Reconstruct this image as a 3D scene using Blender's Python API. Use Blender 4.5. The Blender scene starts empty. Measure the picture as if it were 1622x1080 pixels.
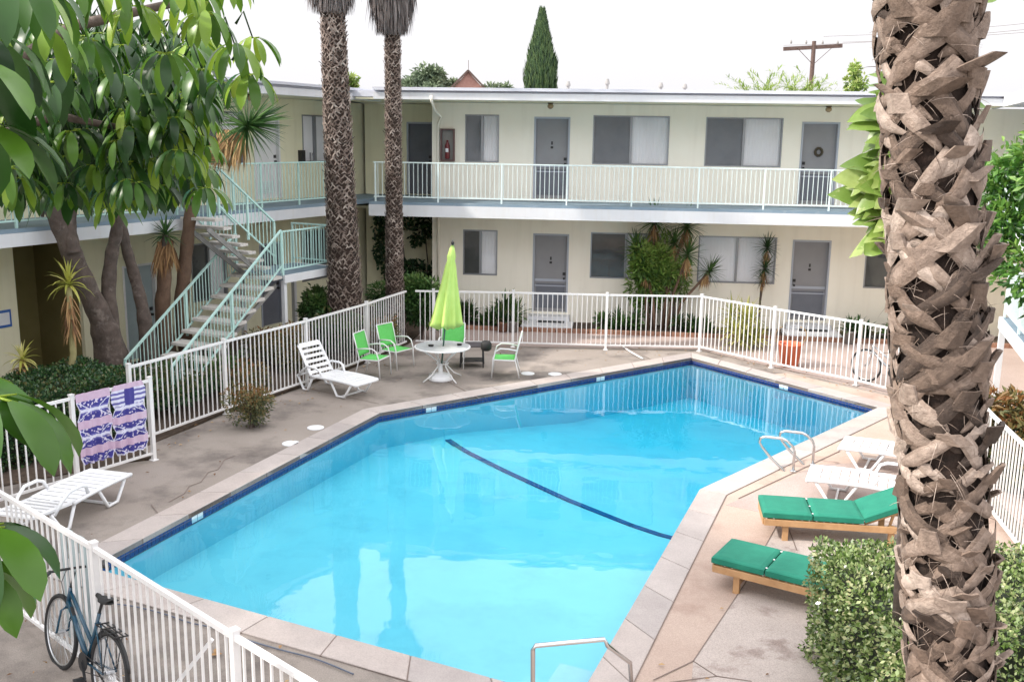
import bpy, bmesh, math, random
from mathutils import Vector, Matrix, noise
random.seed(7)
R=math.radians; PI=math.pi
sc=bpy.context.scene; COL=sc.collection
def V3(*a): return Vector(a)
# ---------------------------------------------------------------- camera model (for placing things where they stand)
CF,CP,CR,CH=1560.0,R(11.66),R(.865),5.1
_f=Vector((0,math.cos(CP),-math.sin(CP))); _r0=Vector((1,0,0)); _u0=Vector((0,math.sin(CP),math.cos(CP)))
_r=_r0*math.cos(CR)+_u0*math.sin(CR); _u=-_r0*math.sin(CR)+_u0*math.cos(CR)
EYE=Vector((0,0,CH))
def ray(u,v): return _r*((u-811)/CF)-_u*((v-540)/CF)+_f
def at(u,v,z=0.0):
    d=ray(u,v); return EYE+d*((z-CH)/d.z)
def atY(u,v,Y):
    d=ray(u,v); return EYE+d*(Y/d.y)
cd=bpy.data.cameras.new('camera'); cam=bpy.data.objects.new('camera',cd); COL.objects.link(cam)
m=Matrix((( _r.x,_u.x,-_f.x,0),(_r.y,_u.y,-_f.y,0),(_r.z,_u.z,-_f.z,CH),(0,0,0,1)))
cam.matrix_world=m; cd.sensor_width=36; cd.lens=36*CF/1622; cd.clip_end=2000; cd.clip_start=.05
sc.camera=cam
# ---------------------------------------------------------------- materials
MATS={}
def mat(name,c1,c2=None,rough=.7,scale=6.0,bump=0.0,bscale=40.0,metal=0.0,spec=.5,detail=4.0,tint=None,c3=None,stain=None,sheen=0,trans=0,streak=None,speck=0):
    """c1..c2 mottled by noise; tint: list of colours chosen by the face attribute 'tint'"""
    if name in MATS: return MATS[name]
    m=bpy.data.materials.new(name); m.use_nodes=True; nt=m.node_tree; N=nt.nodes; L=nt.links
    bs=N['Principled BSDF']; bs.inputs['Roughness'].default_value=rough; bs.inputs['Metallic'].default_value=metal
    bs.inputs['Specular IOR Level'].default_value=spec
    tc=N.new('ShaderNodeTexCoord')
    def nz(s,d=4.0,ro=.6):
        n=N.new('ShaderNodeTexNoise'); n.inputs['Scale'].default_value=s; n.inputs['Detail'].default_value=d; n.inputs['Roughness'].default_value=ro
        L.new(tc.outputs['Object'],n.inputs['Vector']); return n
    out=None
    if tint:
        a=N.new('ShaderNodeAttribute'); a.attribute_name='tint'; cr=N.new('ShaderNodeValToRGB')
        cr.color_ramp.elements[0].color=(*tint[0],1); cr.color_ramp.elements[-1].color=(*tint[-1],1)
        for i,c in enumerate(tint[1:-1]):
            e=cr.color_ramp.elements.new((i+1)/(len(tint)-1)); e.color=(*c,1)
        L.new(a.outputs['Fac'],cr.inputs['Fac']); out=cr.outputs['Color']
    if c2:
        n=nz(scale,detail); cr=N.new('ShaderNodeValToRGB'); cr.color_ramp.elements[0].position=.3; cr.color_ramp.elements[1].position=.7
        cr.color_ramp.elements[0].color=(*c1,1); cr.color_ramp.elements[1].color=(*c2,1); L.new(n.outputs['Fac'],cr.inputs['Fac'])
        if out is None: out=cr.outputs['Color']
        else:
            mx=N.new('ShaderNodeMix'); mx.data_type='RGBA'; mx.blend_type='MULTIPLY'; mx.inputs[0].default_value=1
            L.new(out,mx.inputs[6]); L.new(cr.outputs['Color'],mx.inputs[7]); out=mx.outputs[2]
    if stain:   # (colour, scale, low, high): stains with a shape of their own
        n=nz(stain[1],6,.65); cr=N.new('ShaderNodeValToRGB'); cr.color_ramp.elements[0].position=stain[2]; cr.color_ramp.elements[1].position=stain[3]
        cr.color_ramp.elements[0].color=(0,0,0,1); cr.color_ramp.elements[1].color=(1,1,1,1); L.new(n.outputs['Fac'],cr.inputs['Fac'])
        mx=N.new('ShaderNodeMix'); mx.data_type='RGBA'; L.new(cr.outputs['Color'],mx.inputs[0])
        if out is None: mx.inputs[6].default_value=(*c1,1)
        else: L.new(out,mx.inputs[6])
        mx.inputs[7].default_value=(*stain[0],1); out=mx.outputs[2]
    if speck and out is not None:
        n=nz(75,3,.8); cr=N.new('ShaderNodeValToRGB'); cr.color_ramp.elements[0].position=.33; cr.color_ramp.elements[1].position=.66
        cr.color_ramp.elements[0].color=(1-speck,)*3+(1,); cr.color_ramp.elements[1].color=(1+speck*.4,)*3+(1,); L.new(n.outputs['Fac'],cr.inputs['Fac'])
        mx=N.new('ShaderNodeMix'); mx.data_type='RGBA'; mx.blend_type='MULTIPLY'; mx.inputs[0].default_value=1; L.new(out,mx.inputs[6]); L.new(cr.outputs['Color'],mx.inputs[7]); out=mx.outputs[2]
    if streak:   # runs of grime down a wall
        mp=N.new('ShaderNodeMapping'); mp.inputs['Scale'].default_value=(streak[1],streak[1],streak[1]*.08); L.new(tc.outputs['Object'],mp.inputs['Vector'])
        n=N.new('ShaderNodeTexNoise'); n.inputs['Scale'].default_value=1; n.inputs['Detail'].default_value=5; L.new(mp.outputs[0],n.inputs['Vector'])
        cr=N.new('ShaderNodeValToRGB'); cr.color_ramp.elements[0].position=.5; cr.color_ramp.elements[1].position=.8; cr.color_ramp.elements[0].color=(0,0,0,1); cr.color_ramp.elements[1].color=(.28,.28,.28,1); L.new(n.outputs['Fac'],cr.inputs['Fac'])
        mx=N.new('ShaderNodeMix'); mx.data_type='RGBA'; L.new(cr.outputs['Color'],mx.inputs[0]); L.new(out,mx.inputs[6]); mx.inputs[7].default_value=(*streak[0],1); out=mx.outputs[2]
    if out is None: bs.inputs['Base Color'].default_value=(*c1,1)
    else: L.new(out,bs.inputs['Base Color'])
    if bump:
        n=nz(bscale,5,.7); b=N.new('ShaderNodeBump'); b.inputs['Strength'].default_value=bump; b.inputs['Distance'].default_value=.02
        L.new(n.outputs['Fac'],b.inputs['Height']); L.new(b.outputs['Normal'],bs.inputs['Normal'])
    if trans:   # thin leaves let some light through
        tr=N.new('ShaderNodeBsdfTranslucent'); ms=N.new('ShaderNodeMixShader'); ms.inputs[0].default_value=trans
        if out is None: tr.inputs['Color'].default_value=(*c1,1)
        else: L.new(out,tr.inputs['Color'])
        L.new(bs.outputs[0],ms.inputs[1]); L.new(tr.outputs[0],ms.inputs[2])
        L.new(ms.outputs[0],N['Material Output'].inputs['Surface'])
    MATS[name]=m; return m
# ---------------------------------------------------------------- mesh builder
class MB:
    def __init__(s): s.v=[]; s.f=[]; s.t=[]; s.ct=.5
    def add(s,vs,fs,t=None):
        b=len(s.v); s.v.extend([tuple(x) for x in vs])
        for f in fs: s.f.append(tuple(i+b for i in f)); s.t.append(s.ct if t is None else t)
    def quad(s,a,b,c,d,t=None): s.add([a,b,c,d],[(0,1,2,3)],t)
    def beam(s,p0,p1,w,h=None,up=None,t=None,ext=0):
        p0=Vector(p0);p1=Vector(p1);h=h or w; d=(p1-p0); 
        if d.length<1e-6: return
        d.normalize(); p0=p0-d*ext;p1=p1+d*ext
        up=Vector(up) if up else (Vector((0,0,1)) if abs(d.z)<.98 else Vector((0,1,0)))
        x=d.cross(up).normalized(); y=x.cross(d).normalized(); x*=w/2; y*=h/2
        vs=[p+a*x+b*y for p in (p0,p1) for a,b in ((-1,-1),(1,-1),(1,1),(-1,1))]
        s.add(vs,[(3,2,1,0),(4,5,6,7),(0,1,5,4),(1,2,6,5),(2,3,7,6),(3,0,4,7)],t)
    def box(s,c,size,rz=0,t=None):
        c=Vector(c);sx,sy,sz=[k/2 for k in size]; cz,sn=math.cos(rz),math.sin(rz)
        vs=[]
        for z in (-sz,sz):
            for x,y in ((-sx,-sy),(sx,-sy),(sx,sy),(-sx,sy)): vs.append(c+Vector((x*cz-y*sn,x*sn+y*cz,z)))
        s.add(vs,[(3,2,1,0),(4,5,6,7),(0,1,5,4),(1,2,6,5),(2,3,7,6),(3,0,4,7)],t)
    def prism(s,poly,z0,z1,t=None):
        n=len(poly); a=sum(poly[i][0]*poly[(i+1)%n][1]-poly[(i+1)%n][0]*poly[i][1] for i in range(n))
        if a<0: poly=poly[::-1]
        vs=[(p[0],p[1],z0) for p in poly]+[(p[0],p[1],z1) for p in poly]
        s.add(vs,[tuple(range(n))[::-1],tuple(range(n,2*n))]+[(i,(i+1)%n,(i+1)%n+n,i+n) for i in range(n)],t)
    def tube(s,pts,r,n=8,t=None,cap=True,closed=False):
        pts=[Vector(p) for p in pts]; k=len(pts); rs=r if isinstance(r,(list,tuple)) else [r]*k
        vs=[];prev=None
        for i,p in enumerate(pts):
            a=pts[(i-1)%k] if (i>0 or closed) else p; b=pts[(i+1)%k] if (i<k-1 or closed) else p
            d=(b-a).normalized() if (b-a).length>1e-9 else Vector((0,0,1))
            if prev is None: x=d.orthogonal().normalized()
            else:
                x=prev-d*prev.dot(d); x=x.normalized() if x.length>1e-6 else d.orthogonal().normalized()
            prev=x; y=d.cross(x)
            for j in range(n):
                an=2*PI*j/n; vs.append(p+(x*math.cos(an)+y*math.sin(an))*rs[i])
        fs=[]
        for i in range(k if closed else k-1):
            i2=(i+1)%k
            for j in range(n): fs.append((i*n+j,i*n+(j+1)%n,i2*n+(j+1)%n,i2*n+j))
        if cap and not closed: fs.append(tuple(range(n))[::-1]); fs.append(tuple(range((k-1)*n,k*n)))
        s.add(vs,fs,t)
    def lathe(s,prof,c=(0,0,0),n=16,t=None,wob=None):
        c=Vector(c); vs=[]
        for r,z in prof:
            for j in range(n):
                an=2*PI*j/n; rr=r*(wob(an,z) if wob else 1); vs.append(c+Vector((rr*math.cos(an),rr*math.sin(an),z)))
        fs=[(i*n+j,i*n+(j+1)%n,(i+1)*n+(j+1)%n,(i+1)*n+j) for i in range(len(prof)-1) for j in range(n)]
        fs.append(tuple(range(n))[::-1]); fs.append(tuple(range((len(prof)-1)*n,len(prof)*n)))
        s.add(vs,fs,t)
    def xf(s,M,i0=0):
        for i in range(i0,len(s.v)): s.v[i]=tuple(M@Vector(s.v[i]))
    def leaf(s,p,d,up,L,W,droop=.3,seg=4,fold=.15,shape=0,t=None,rip=0):
        """a blade: midrib from p along d, bending down by droop"""
        p=Vector(p);d=Vector(d).normalized(); side=d.cross(Vector(up)); side=side.normalized() if side.length>1e-4 else d.orthogonal().normalized()
        vs=[]; q=p.copy(); dd=d.copy()
        for i in range(seg+1):
            x=i/seg
            if shape==0: w=W*math.sin(PI*min(1,.06+x*.94))**.8      # elliptic
            elif shape==1: w=W*(1-x)**.6*(.7+.3*min(1,x*6))          # strap
            elif shape==2: w=W*max(0,math.sin(PI*min(1,.03+x*.97)**1.12))**.6 # oblong
            else: w=W*(1-x*.8)
            w=max(w,W*.03)
            nn=side.cross(dd).normalized()
            r1=rip*w*math.sin(i*1.25+p.x*31) if rip else 0; r2=rip*w*math.sin(i*1.45+p.z*37) if rip else 0
            vs+= [q-side*w/2*(1+r1)+nn*(fold*w+r1*.8), q, q+side*w/2*(1+r2)+nn*(fold*w+r2*.8)]
            dd=(dd+Vector((0,0,-1))*droop/seg*(0.5+x)).normalized(); q=q+dd*L/seg
        fs=[]
        for i in range(seg):
            b=i*3; fs+=[(b,b+1,b+4,b+3),(b+1,b+2,b+5,b+4)]
        s.add(vs,fs,t)
    def mesh(s,name,off=(0,0,0),smooth=False,bevel=0):
        me=bpy.data.meshes.new(name); o=Vector(off)
        me.from_pydata([tuple(Vector(v)-o) for v in s.v],[],s.f)
        a=me.attributes.new('tint','FLOAT','FACE'); a.data.foreach_set('value',s.t)
        if smooth: me.polygons.foreach_set('use_smooth',[True]*len(me.polygons))
        if smooth=='auto': me.polygons.foreach_set('use_smooth',[True]*len(me.polygons)); me.set_sharp_from_angle(angle=R(48))
        me.update(); return me
WOFF={}
def empty(name,loc=(0,0,0),label=None,cat=None,group=None,world=True,rz=0):
    o=bpy.data.objects.new(name,None); COL.objects.link(o); o.location=loc; o.rotation_euler=(0,0,rz); o.empty_display_size=.2
    WOFF[o.name]=Vector(loc) if world else Vector((0,0,0))
    tag(o,label,cat,group); return o
def tag(o,label=None,cat=None,group=None,kind=None):
    if label: o['label']=label
    if cat: o['category']=cat
    if group: o['group']=group
    if kind: o['kind']=kind
    return o
def part(name,mb,m,parent=None,smooth=False,bevel=0,label=None,origin=None):
    off=WOFF[parent.name] if parent else Vector(origin or (0,0,0))
    o=bpy.data.objects.new(name,mb.mesh(name,off,smooth)); COL.objects.link(o)
    o.data.materials.append(m)
    if parent: o.parent=parent; WOFF[o.name]=off
    else: o.location=off; WOFF[o.name]=off
    if bevel:
        b=o.modifiers.new('bevel','BEVEL'); b.width=bevel; b.segments=2; b.limit_method='ANGLE'; b.angle_limit=R(35)
    if smooth=='auto': pass
    if label: o['label']=label
    return o
def lone(name,mb,m,label=None,cat=None,group=None,kind=None,smooth=False,bevel=0,origin=(0,0,0)):
    return tag(part(name,mb,m,None,smooth,bevel,origin=origin),label,cat,group,kind)
def struct(name,mb,m,smooth=False): return tag(part(name,mb,m,None,smooth),kind='structure')
def copytree(o,parent=None):
    c=o.copy(); COL.objects.link(c); WOFF[c.name]=WOFF.get(o.name,Vector())
    if parent: c.parent=parent
    for ch in list(o.children): copytree(ch,c)
    return c
def place(src,loc,rz,label,first=False,group=None,scale=1):
    c=src if first else copytree(src)
    c.location=loc; c.rotation_euler=(0,0,rz); c.scale=(scale,)*3
    c['label']=label
    if group: c['group']=group
    return c
def rnd(a,b): return random.uniform(a,b)
def rdir():
    while True:
        v=Vector((rnd(-1,1),rnd(-1,1),rnd(-1,1)))
        if .05<v.length<1: return v.normalized()
# ---------------------------------------------------------------- palette
M=dict(
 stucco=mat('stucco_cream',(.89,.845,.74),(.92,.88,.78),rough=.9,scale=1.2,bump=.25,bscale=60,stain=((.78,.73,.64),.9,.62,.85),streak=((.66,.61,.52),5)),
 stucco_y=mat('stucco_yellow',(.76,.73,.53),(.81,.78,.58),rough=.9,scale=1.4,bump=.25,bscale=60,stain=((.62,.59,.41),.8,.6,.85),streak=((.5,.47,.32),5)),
 olive_shade=mat('alcove_shade_olive',(.20,.17,.06),(.26,.22,.09),rough=.9,scale=1.0,bump=.2),  # alcove walls: the recess shade is put into this dark colour
 white=mat('white_paint',(.78,.78,.78),(.70,.70,.71),rough=.45,scale=3,stain=((.58,.55,.5),3.,.66,.8)),
 fence=mat('fence_white',(.80,.79,.79),(.72,.71,.71),rough=.4,scale=4,stain=((.5,.42,.36),9.,.70,.8)),
 fascia=mat('fascia_white',(.68,.69,.71),(.62,.63,.66),rough=.6,scale=1.5,stain=((.62,.60,.58),2.,.62,.8),streak=((.55,.52,.48),9)),
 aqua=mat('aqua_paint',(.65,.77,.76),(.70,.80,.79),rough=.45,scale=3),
 aqua_shade=mat('aqua_paint_shade_tinted',(.42,.64,.60),(.49,.69,.65),rough=.45,scale=3),  # same aqua paint with shade put into the colour, left rails and stairs
 deckblue=mat('deck_bluegrey',(.16,.23,.29),(.21,.28,.34),rough=.7,scale=2,bump=.1,stain=((.28,.33,.37),2.5,.6,.75)),
 roof=mat('roof_grey',(.56,.57,.64),(.64,.65,.71),rough=.85,scale=1.2,bump=.3),
 door=mat('door_grey',(.245,.245,.262),(.275,.275,.29),rough=.55,scale=2),
 doorlow=mat('door_screen',(.13,.14,.17),(.16,.17,.2),rough=.7,scale=3),
 dframe=mat('door_frame_grey',(.40,.43,.50),rough=.6),
 alum=mat('window_frame_metal',(.30,.31,.33),rough=.4,metal=.6),
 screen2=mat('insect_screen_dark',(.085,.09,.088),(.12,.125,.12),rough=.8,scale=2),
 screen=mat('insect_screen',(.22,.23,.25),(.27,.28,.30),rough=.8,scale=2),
 curtain=mat('white_curtain',(.88,.88,.90),(.92,.92,.94),rough=.9,scale=.8),
 black=mat('black_metal',(.02,.02,.022),rough=.45),
 dark=mat('dark_interior',(.03,.03,.028),rough=.9),
 wood=mat('teak_wood',(.40,.22,.10),(.50,.30,.15),rough=.5,scale=8,bump=.15),
 cushion=mat('green_cushion',(.006,.16,.105),(.012,.20,.13),rough=.85,scale=5,bump=.2,bscale=90),
 sling=mat('green_sling',(.10,.48,.10),(.13,.54,.13),rough=.7,scale=20),
 lime=mat('lime_canvas',(.43,.62,.14),(.50,.69,.19),rough=.8,scale=3),
 plastic=mat('white_plastic',(.80,.81,.83),(.74,.75,.77),rough=.35,scale=3),
 chrome=mat('steel_rail',(.62,.63,.64),rough=.22,metal=1),
 glassw=mat('frosted_glass',(.55,.60,.60),rough=.12),
 soil=mat('soil',(.045,.03,.022),(.10,.07,.05),rough=1,scale=9,bump=.8,bscale=25,stain=((.16,.10,.06),7,.6,.7)),
 conc=mat('deck_concrete',(.275,.235,.205),(.34,.297,.265),speck=.3,rough=.85,scale=.7,bump=.3,bscale=50,stain=((.13,.11,.10),.75,.48,.66)),
 concp=mat('deck_pink',(.42,.315,.26),(.49,.38,.32),speck=.22,rough=.85,scale=.9,bump=.2,bscale=50,stain=((.34,.235,.19),1.1,.5,.7)),
 slab=mat('deck_slab_pale',(.44,.375,.34),(.52,.45,.415),speck=.3,rough=.9,scale=1.2,bump=.35,bscale=60,stain=((.30,.235,.21),2.0,.54,.66)),
 walk=mat('walk_concrete',(.38,.30,.27),(.45,.36,.33),rough=.9,scale=.8,bump=.2,stain=((.35,.28,.26),.8,.6,.75),speck=.25),
 coping=mat('coping_stone',(.43,.38,.36),(.51,.455,.43),speck=.2,rough=.7,scale=2.5,bump=.15,bscale=50,tint=[(.82,.82,.83),(1,1,1),(.93,.9,.88)],stain=((.42,.37,.36),1.5,.62,.8)),
 joint=mat('joint_dark',(.20,.155,.135),rough=.95),
 brick=mat('brick_edge',(.24,.12,.08),(.33,.18,.12),rough=.9,scale=8,bump=.3),
 terracotta=mat('terracotta_orange',(.62,.15,.07),(.72,.20,.10),rough=.7,scale=4),
 bark=mat('tree_bark',(.06,.045,.038),(.125,.095,.08),rough=.95,scale=6,bump=1.0,bscale=9,stain=((.20,.165,.145),5,.55,.7)),
 barkr=mat('red_bark',(.10,.06,.04),(.17,.105,.07),rough=.95,scale=6,bump=.9,bscale=18),
 fibre=mat('palm_fibre',(.014,.009,.007),(.05,.03,.022),rough=1,scale=14,bump=.9,bscale=40),
 boot=mat('palm_boot',(.55,.52,.5),(1.05,1.02,1),rough=.75,scale=22,bump=.8,bscale=60,tint=[(.075,.052,.04),(.24,.175,.135),(.41,.325,.27),(.64,.54,.47)]),
 boot2=mat('far_palm_boot',(.7,.7,.7),(1,1,1),rough=.85,scale=14,bump=.4,bscale=45,tint=[(.085,.06,.047),(.18,.13,.108),(.31,.245,.21),(.52,.44,.385)]),
 skirt=mat('palm_skirt',(.8,.8,.8),(1,1,1),rough=.9,scale=8,tint=[(.11,.09,.085),(.22,.19,.18),(.32,.28,.27)]),
 palmleaf=mat('palm_leaf',(.9,.9,.9),(1,1,1),rough=.5,tint=[(.03,.07,.02),(.06,.12,.03)],trans=.25),
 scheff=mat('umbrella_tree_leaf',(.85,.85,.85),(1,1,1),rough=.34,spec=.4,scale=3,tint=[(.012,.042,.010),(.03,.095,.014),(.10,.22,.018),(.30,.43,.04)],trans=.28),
 yucca=mat('yucca_leaf',(.9,.9,.9),(1,1,1),rough=.45,tint=[(.02,.06,.02),(.05,.12,.03),(.10,.20,.05)],trans=.2),
 ylime=mat('pale_leaf',(.72,.78,.6),(1,1,1),rough=.35,scale=11,tint=[(.10,.19,.035),(.27,.39,.09),(.56,.61,.25)],trans=.4,stain=((.66,.66,.36),7,.62,.72)),
 dry=mat('dry_leaf',(.9,.9,.9),(1,1,1),rough=.9,tint=[(.14,.07,.035),(.34,.2,.09),(.5,.34,.16)]),
 hedgeL=mat('hedge_leaf_dark',(.9,.9,.9),(1,1,1),rough=.4,tint=[(.012,.04,.015),(.022,.075,.025),(.05,.12,.03),(.14,.13,.05)],trans=.15),
 hedgeR=mat('hedge_leaf_light',(.9,.9,.9),(1,1,1),rough=.22,spec=.8,tint=[(.03,.065,.015),(.13,.21,.05),(.33,.42,.17),(.52,.52,.28)],trans=.25),  # palest tints put sunlit speckles into the leaf colour
 core=mat('hedge_core',(.012,.018,.008),rough=1),
 shrub=mat('shrub_leaf',(.9,.9,.9),(1,1,1),rough=.5,tint=[(.02,.06,.015),(.05,.13,.03),(.12,.2,.05)],trans=.2),
 shrub2=mat('olive_shrub_leaf',(.9,.9,.9),(1,1,1),rough=.5,tint=[(.045,.07,.03),(.10,.12,.05),(.2,.17,.06),(.28,.12,.04)],trans=.2),
 varieg=mat('yellow_striped_leaf',(.9,.9,.9),(1,1,1),rough=.4,tint=[(.10,.16,.03),(.5,.5,.10),(.75,.7,.3)],trans=.3),
 bright=mat('bright_tree_leaf',(.9,.9,.9),(1,1,1),rough=.4,tint=[(.025,.09,.015),(.08,.21,.03),(.22,.37,.07)],trans=.3),
 cyp=mat('cypress_leaf',(.9,.9,.9),(1,1,1),rough=.7,tint=[(.03,.06,.03),(.06,.12,.04),(.12,.18,.06)]),
 farleaf=mat('far_tree_leaf',(.9,.9,.9),(1,1,1),rough=.6,tint=[(.07,.11,.07),(.12,.17,.10),(.2,.26,.15)],trans=.2),
 timber=mat('pole_timber',(.10,.065,.055),(.15,.1,.085),rough=.9,scale=10),
 gable=mat('gable_shingle',(.35,.18,.15),(.42,.24,.2),rough=.9,scale=9),
 navy=mat('navy_tile',(.012,.035,.16),(.02,.06,.24),rough=.15,scale=14),
 marker=mat('marker_tile',(.72,.75,.77),rough=.2),
 rubber=mat('bike_rubber',(.015,.015,.016),rough=.7),
 bikeblue=mat('bike_teal_paint',(.006,.045,.09),(.008,.065,.11),rough=.25,spec=.7),
 silver=mat('bike_silver',(.55,.56,.58),rough=.3,metal=.9),
 panel=mat('grey_green_panel',(.34,.42,.44),(.40,.48,.50),rough=.6,scale=2),
 hose=mat('blue_grey_hose',(.10,.12,.17),rough=.5),
 step=mat('stair_tread_concrete',(.50,.47,.44),(.60,.57,.54),rough=.9,scale=5,bump=.3,stain=((.34,.30,.27),5,.58,.7)),
 greyinner=mat('plant_pot_grey',(.25,.24,.23),(.3,.29,.28),rough=.8),
 signblue=mat('sign_blue',(.03,.12,.42),rough=.4), signwhite=mat('sign_white',(.75,.77,.8),rough=.4),
 red=mat('extinguisher_red',(.16,.02,.025),rough=.35), lampm=mat('lamp_bronze',(.08,.05,.03),rough=.5,metal=.5),
 ltan=mat('lamp_glass_tan',(.35,.25,.14),rough=.3),
)
# ---------------------------------------------------------------- frames of reference
class Fr:
    def __init__(s,o,ang): s.o=Vector((o[0],o[1],0)); s.a=R(ang); s.d=Vector((math.cos(s.a),math.sin(s.a),0)); s.n=Vector((s.d.y,-s.d.x,0))
    def P(s,t,off,z): return s.o+s.d*t+s.n*off+Vector((0,0,z))
    def box(s,mb,t0,t1,o0,o1,z0,z1,t=None): mb.box(s.P((t0+t1)/2,(o0+o1)/2,(z0+z1)/2),(abs(t1-t0),abs(o1-o0),abs(z1-z0)),s.a,t)
FB=Fr((0,27.5),-5.76)           # back block: wall plane at off 0
FL=Fr((-8.87,17.0),63.2)        # left wing: deck edge at off 0, wall at off -1.8
FR=Fr((12.3,21.8),71.3+180)     # right wing: wall plane, n points to the pool
ZD=3.40; ZE=6.02
POOL=[(-5.03,10.93),(-2.48,17.8),(4.3,23.02),(7.25,18.72),(2.85,13.91),(.66,8.2)]
def offset(poly,d):
    n=len(poly);out=[]
    a=sum(poly[i][0]*poly[(i+1)%n][1]-poly[(i+1)%n][0]*poly[i][1] for i in range(n)); sg=1 if a>0 else -1
    for i in range(n):
        p0=Vector(poly[i-1]);p1=Vector(poly[i]);p2=Vector(poly[(i+1)%n])
        d1=(p1-p0).normalized();d2=(p2-p1).normalized()
        n1=Vector((d1.y,-d1.x))*sg;n2=Vector((d2.y,-d2.x))*sg
        b=(n1+n2).normalized(); out.append(tuple(p1+b*(d/max(.3,b.dot(n1)))))
    return out
def holed(outer,inner,z):
    bm=bmesh.new()
    def loop(pts):
        vs=[bm.verts.new((p[0],p[1],z)) for p in pts]; return [bm.edges.new((vs[i],vs[(i+1)%len(vs)])) for i in range(len(vs))]
    e=loop(outer)+loop(inner); bmesh.ops.triangle_fill(bm,edges=e,use_beauty=True)
    bm.verts.ensure_lookup_table(); mb=MB(); bm.normal_update()
    idx={v:i for i,v in enumerate(bm.verts)}
    fs=[]
    for f in bm.faces:
        l=[idx[v] for v in f.verts]
        if f.normal.z<0: l=l[::-1]
        fs.append(tuple(l))
    mb.add([v.co.copy() for v in bm.verts],fs); bm.free(); return mb
CO=offset(POOL,.38)
# ---------------------------------------------------------------- world and sun
w=bpy.data.worlds.new('World'); sc.world=w; w.use_nodes=True; nt=w.node_tree; bg=nt.nodes['Background']
sky=nt.nodes.new('ShaderNodeTexSky'); sky.sky_type='NISHITA'; sky.sun_disc=False
SUN_EL,SUN_AZ=R(40),None
sundir=Vector((-.965,-.22,0)).normalized()*math.cos(SUN_EL)+Vector((0,0,math.sin(SUN_EL)))
sky.sun_elevation=SUN_EL; sky.sun_rotation=math.atan2(sundir.x,sundir.y)
sky.dust_density=5; sky.air_density=1.0; sky.ozone_density=1
hs=nt.nodes.new('ShaderNodeHueSaturation'); hs.inputs['Saturation'].default_value=.22; hs.inputs['Value'].default_value=1.0
nt.links.new(sky.outputs[0],hs.inputs['Color'])
mxs=nt.nodes.new('ShaderNodeMix'); mxs.data_type='RGBA'; mxs.inputs[0].default_value=.72; mxs.inputs[7].default_value=(9.0,8.9,9.05,1)  # overcast veil, with added brightness higher up
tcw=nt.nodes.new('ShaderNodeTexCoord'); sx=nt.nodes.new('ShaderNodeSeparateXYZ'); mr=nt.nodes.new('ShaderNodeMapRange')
mr.inputs['From Min'].default_value=.13; mr.inputs['From Max'].default_value=.42; mr.inputs['To Min'].default_value=1.0; mr.inputs['To Max'].default_value=2.35  # sky brightened only above the view's top edge, added light for the facade
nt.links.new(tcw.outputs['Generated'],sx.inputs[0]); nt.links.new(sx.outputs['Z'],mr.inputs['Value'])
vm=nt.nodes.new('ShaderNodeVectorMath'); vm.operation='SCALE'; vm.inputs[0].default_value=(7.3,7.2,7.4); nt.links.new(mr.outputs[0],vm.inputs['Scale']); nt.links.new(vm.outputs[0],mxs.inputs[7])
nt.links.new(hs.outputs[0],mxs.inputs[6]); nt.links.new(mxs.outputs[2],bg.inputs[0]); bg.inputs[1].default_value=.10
sl=bpy.data.lights.new('sun','SUN'); sl.energy=2.9; sl.angle=R(2); sl.color=(1,.93,.84); so=bpy.data.objects.new('sun',sl); COL.objects.link(so)
so.rotation_euler=(-sundir).to_track_quat('-Z','Y').to_euler()
sc.view_settings.view_transform='Standard'; sc.view_settings.look='None'; sc.view_settings.gamma=1; sc.view_settings.exposure=.83
try: sc.cycles.max_bounces=8; sc.cycles.transparent_max_bounces=16; sc.cycles.sample_clamp_indirect=6
except Exception: pass
# ---------------------------------------------------------------- ground
g=holed([(-300,-60),(300,-60),(300,500),(-300,500)],offset(POOL,.2),-.03); struct('ground',g,mat('ground_dirt',(.16,.14,.12),(.22,.2,.17),rough=1,scale=.5))
deckouter=[(-7.9,13.9),(-5.65,14.95),(-6.1,15.5),(-5.27,17.6),(-4.22,19.75),(-3.3,21.96),(-2.6,24.05),(4.65,24.0),(8.05,19.5),(6.1,9.0),(6.2,2.0),(-1.0,2.0),(-7.6,11.6)]
struct('pool_deck',holed(deckouter,offset(POOL,.2),0),M['conc'])
s_=MB(); s_.prism([(-9,-6),(9,-6),(9,2.2),(-1.2,5.75),(-2.07,6.6),(-5.6,9.75),(-9,12.6),(-14,12.6),(-14,-6)],-.028,-.012); struct('walkway_near',s_,mat('walk_grey',(.19,.18,.16),(.24,.23,.21),rough=.9,scale=.8,bump=.2,stain=((.13,.12,.11),.7,.6,.75)))
s_=MB(); s_.prism([FB.P(-2.2,1.35,0)[:2],FB.P(14,1.35,0)[:2],(14,15),(6.75,11),(8.15,19.5),(4.7,24.1),(-2.6,24.15)],-.028,-.010); struct('walkway_back',s_,M['walk'])
s_=MB(); s_.prism([FB.P(-2.3,-.1,0)[:2],FB.P(14,-.1,0)[:2],FB.P(14,1.3,0)[:2],FB.P(-2.2,1.3,0)[:2]],-.026,.03); struct('planting_bed_back',s_,M['soil'])
s_=MB(); s_.prism([(-8.3,12.9),(-5.75,15.0),(-6.1,15.4),(-5.4,17.6),(-4.32,19.8),(-3.4,22.0),(-2.6,24.3),FB.P(-2.2,1.4,0)[:2],(-3,31),(-7.4,27),FL.P(6,-1.8,0)[:2],FL.P(-2,-1.8,0)[:2]],-.026,.02); struct('planting_bed_left',s_,M['soil'])
s_=MB()
for i in range(int(16/.22)): 
    t=-2.2+i*.22; FB.box(s_,t+.006,t+.21,1.3,1.42,-.02,.09+rnd(0,.012))
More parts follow.
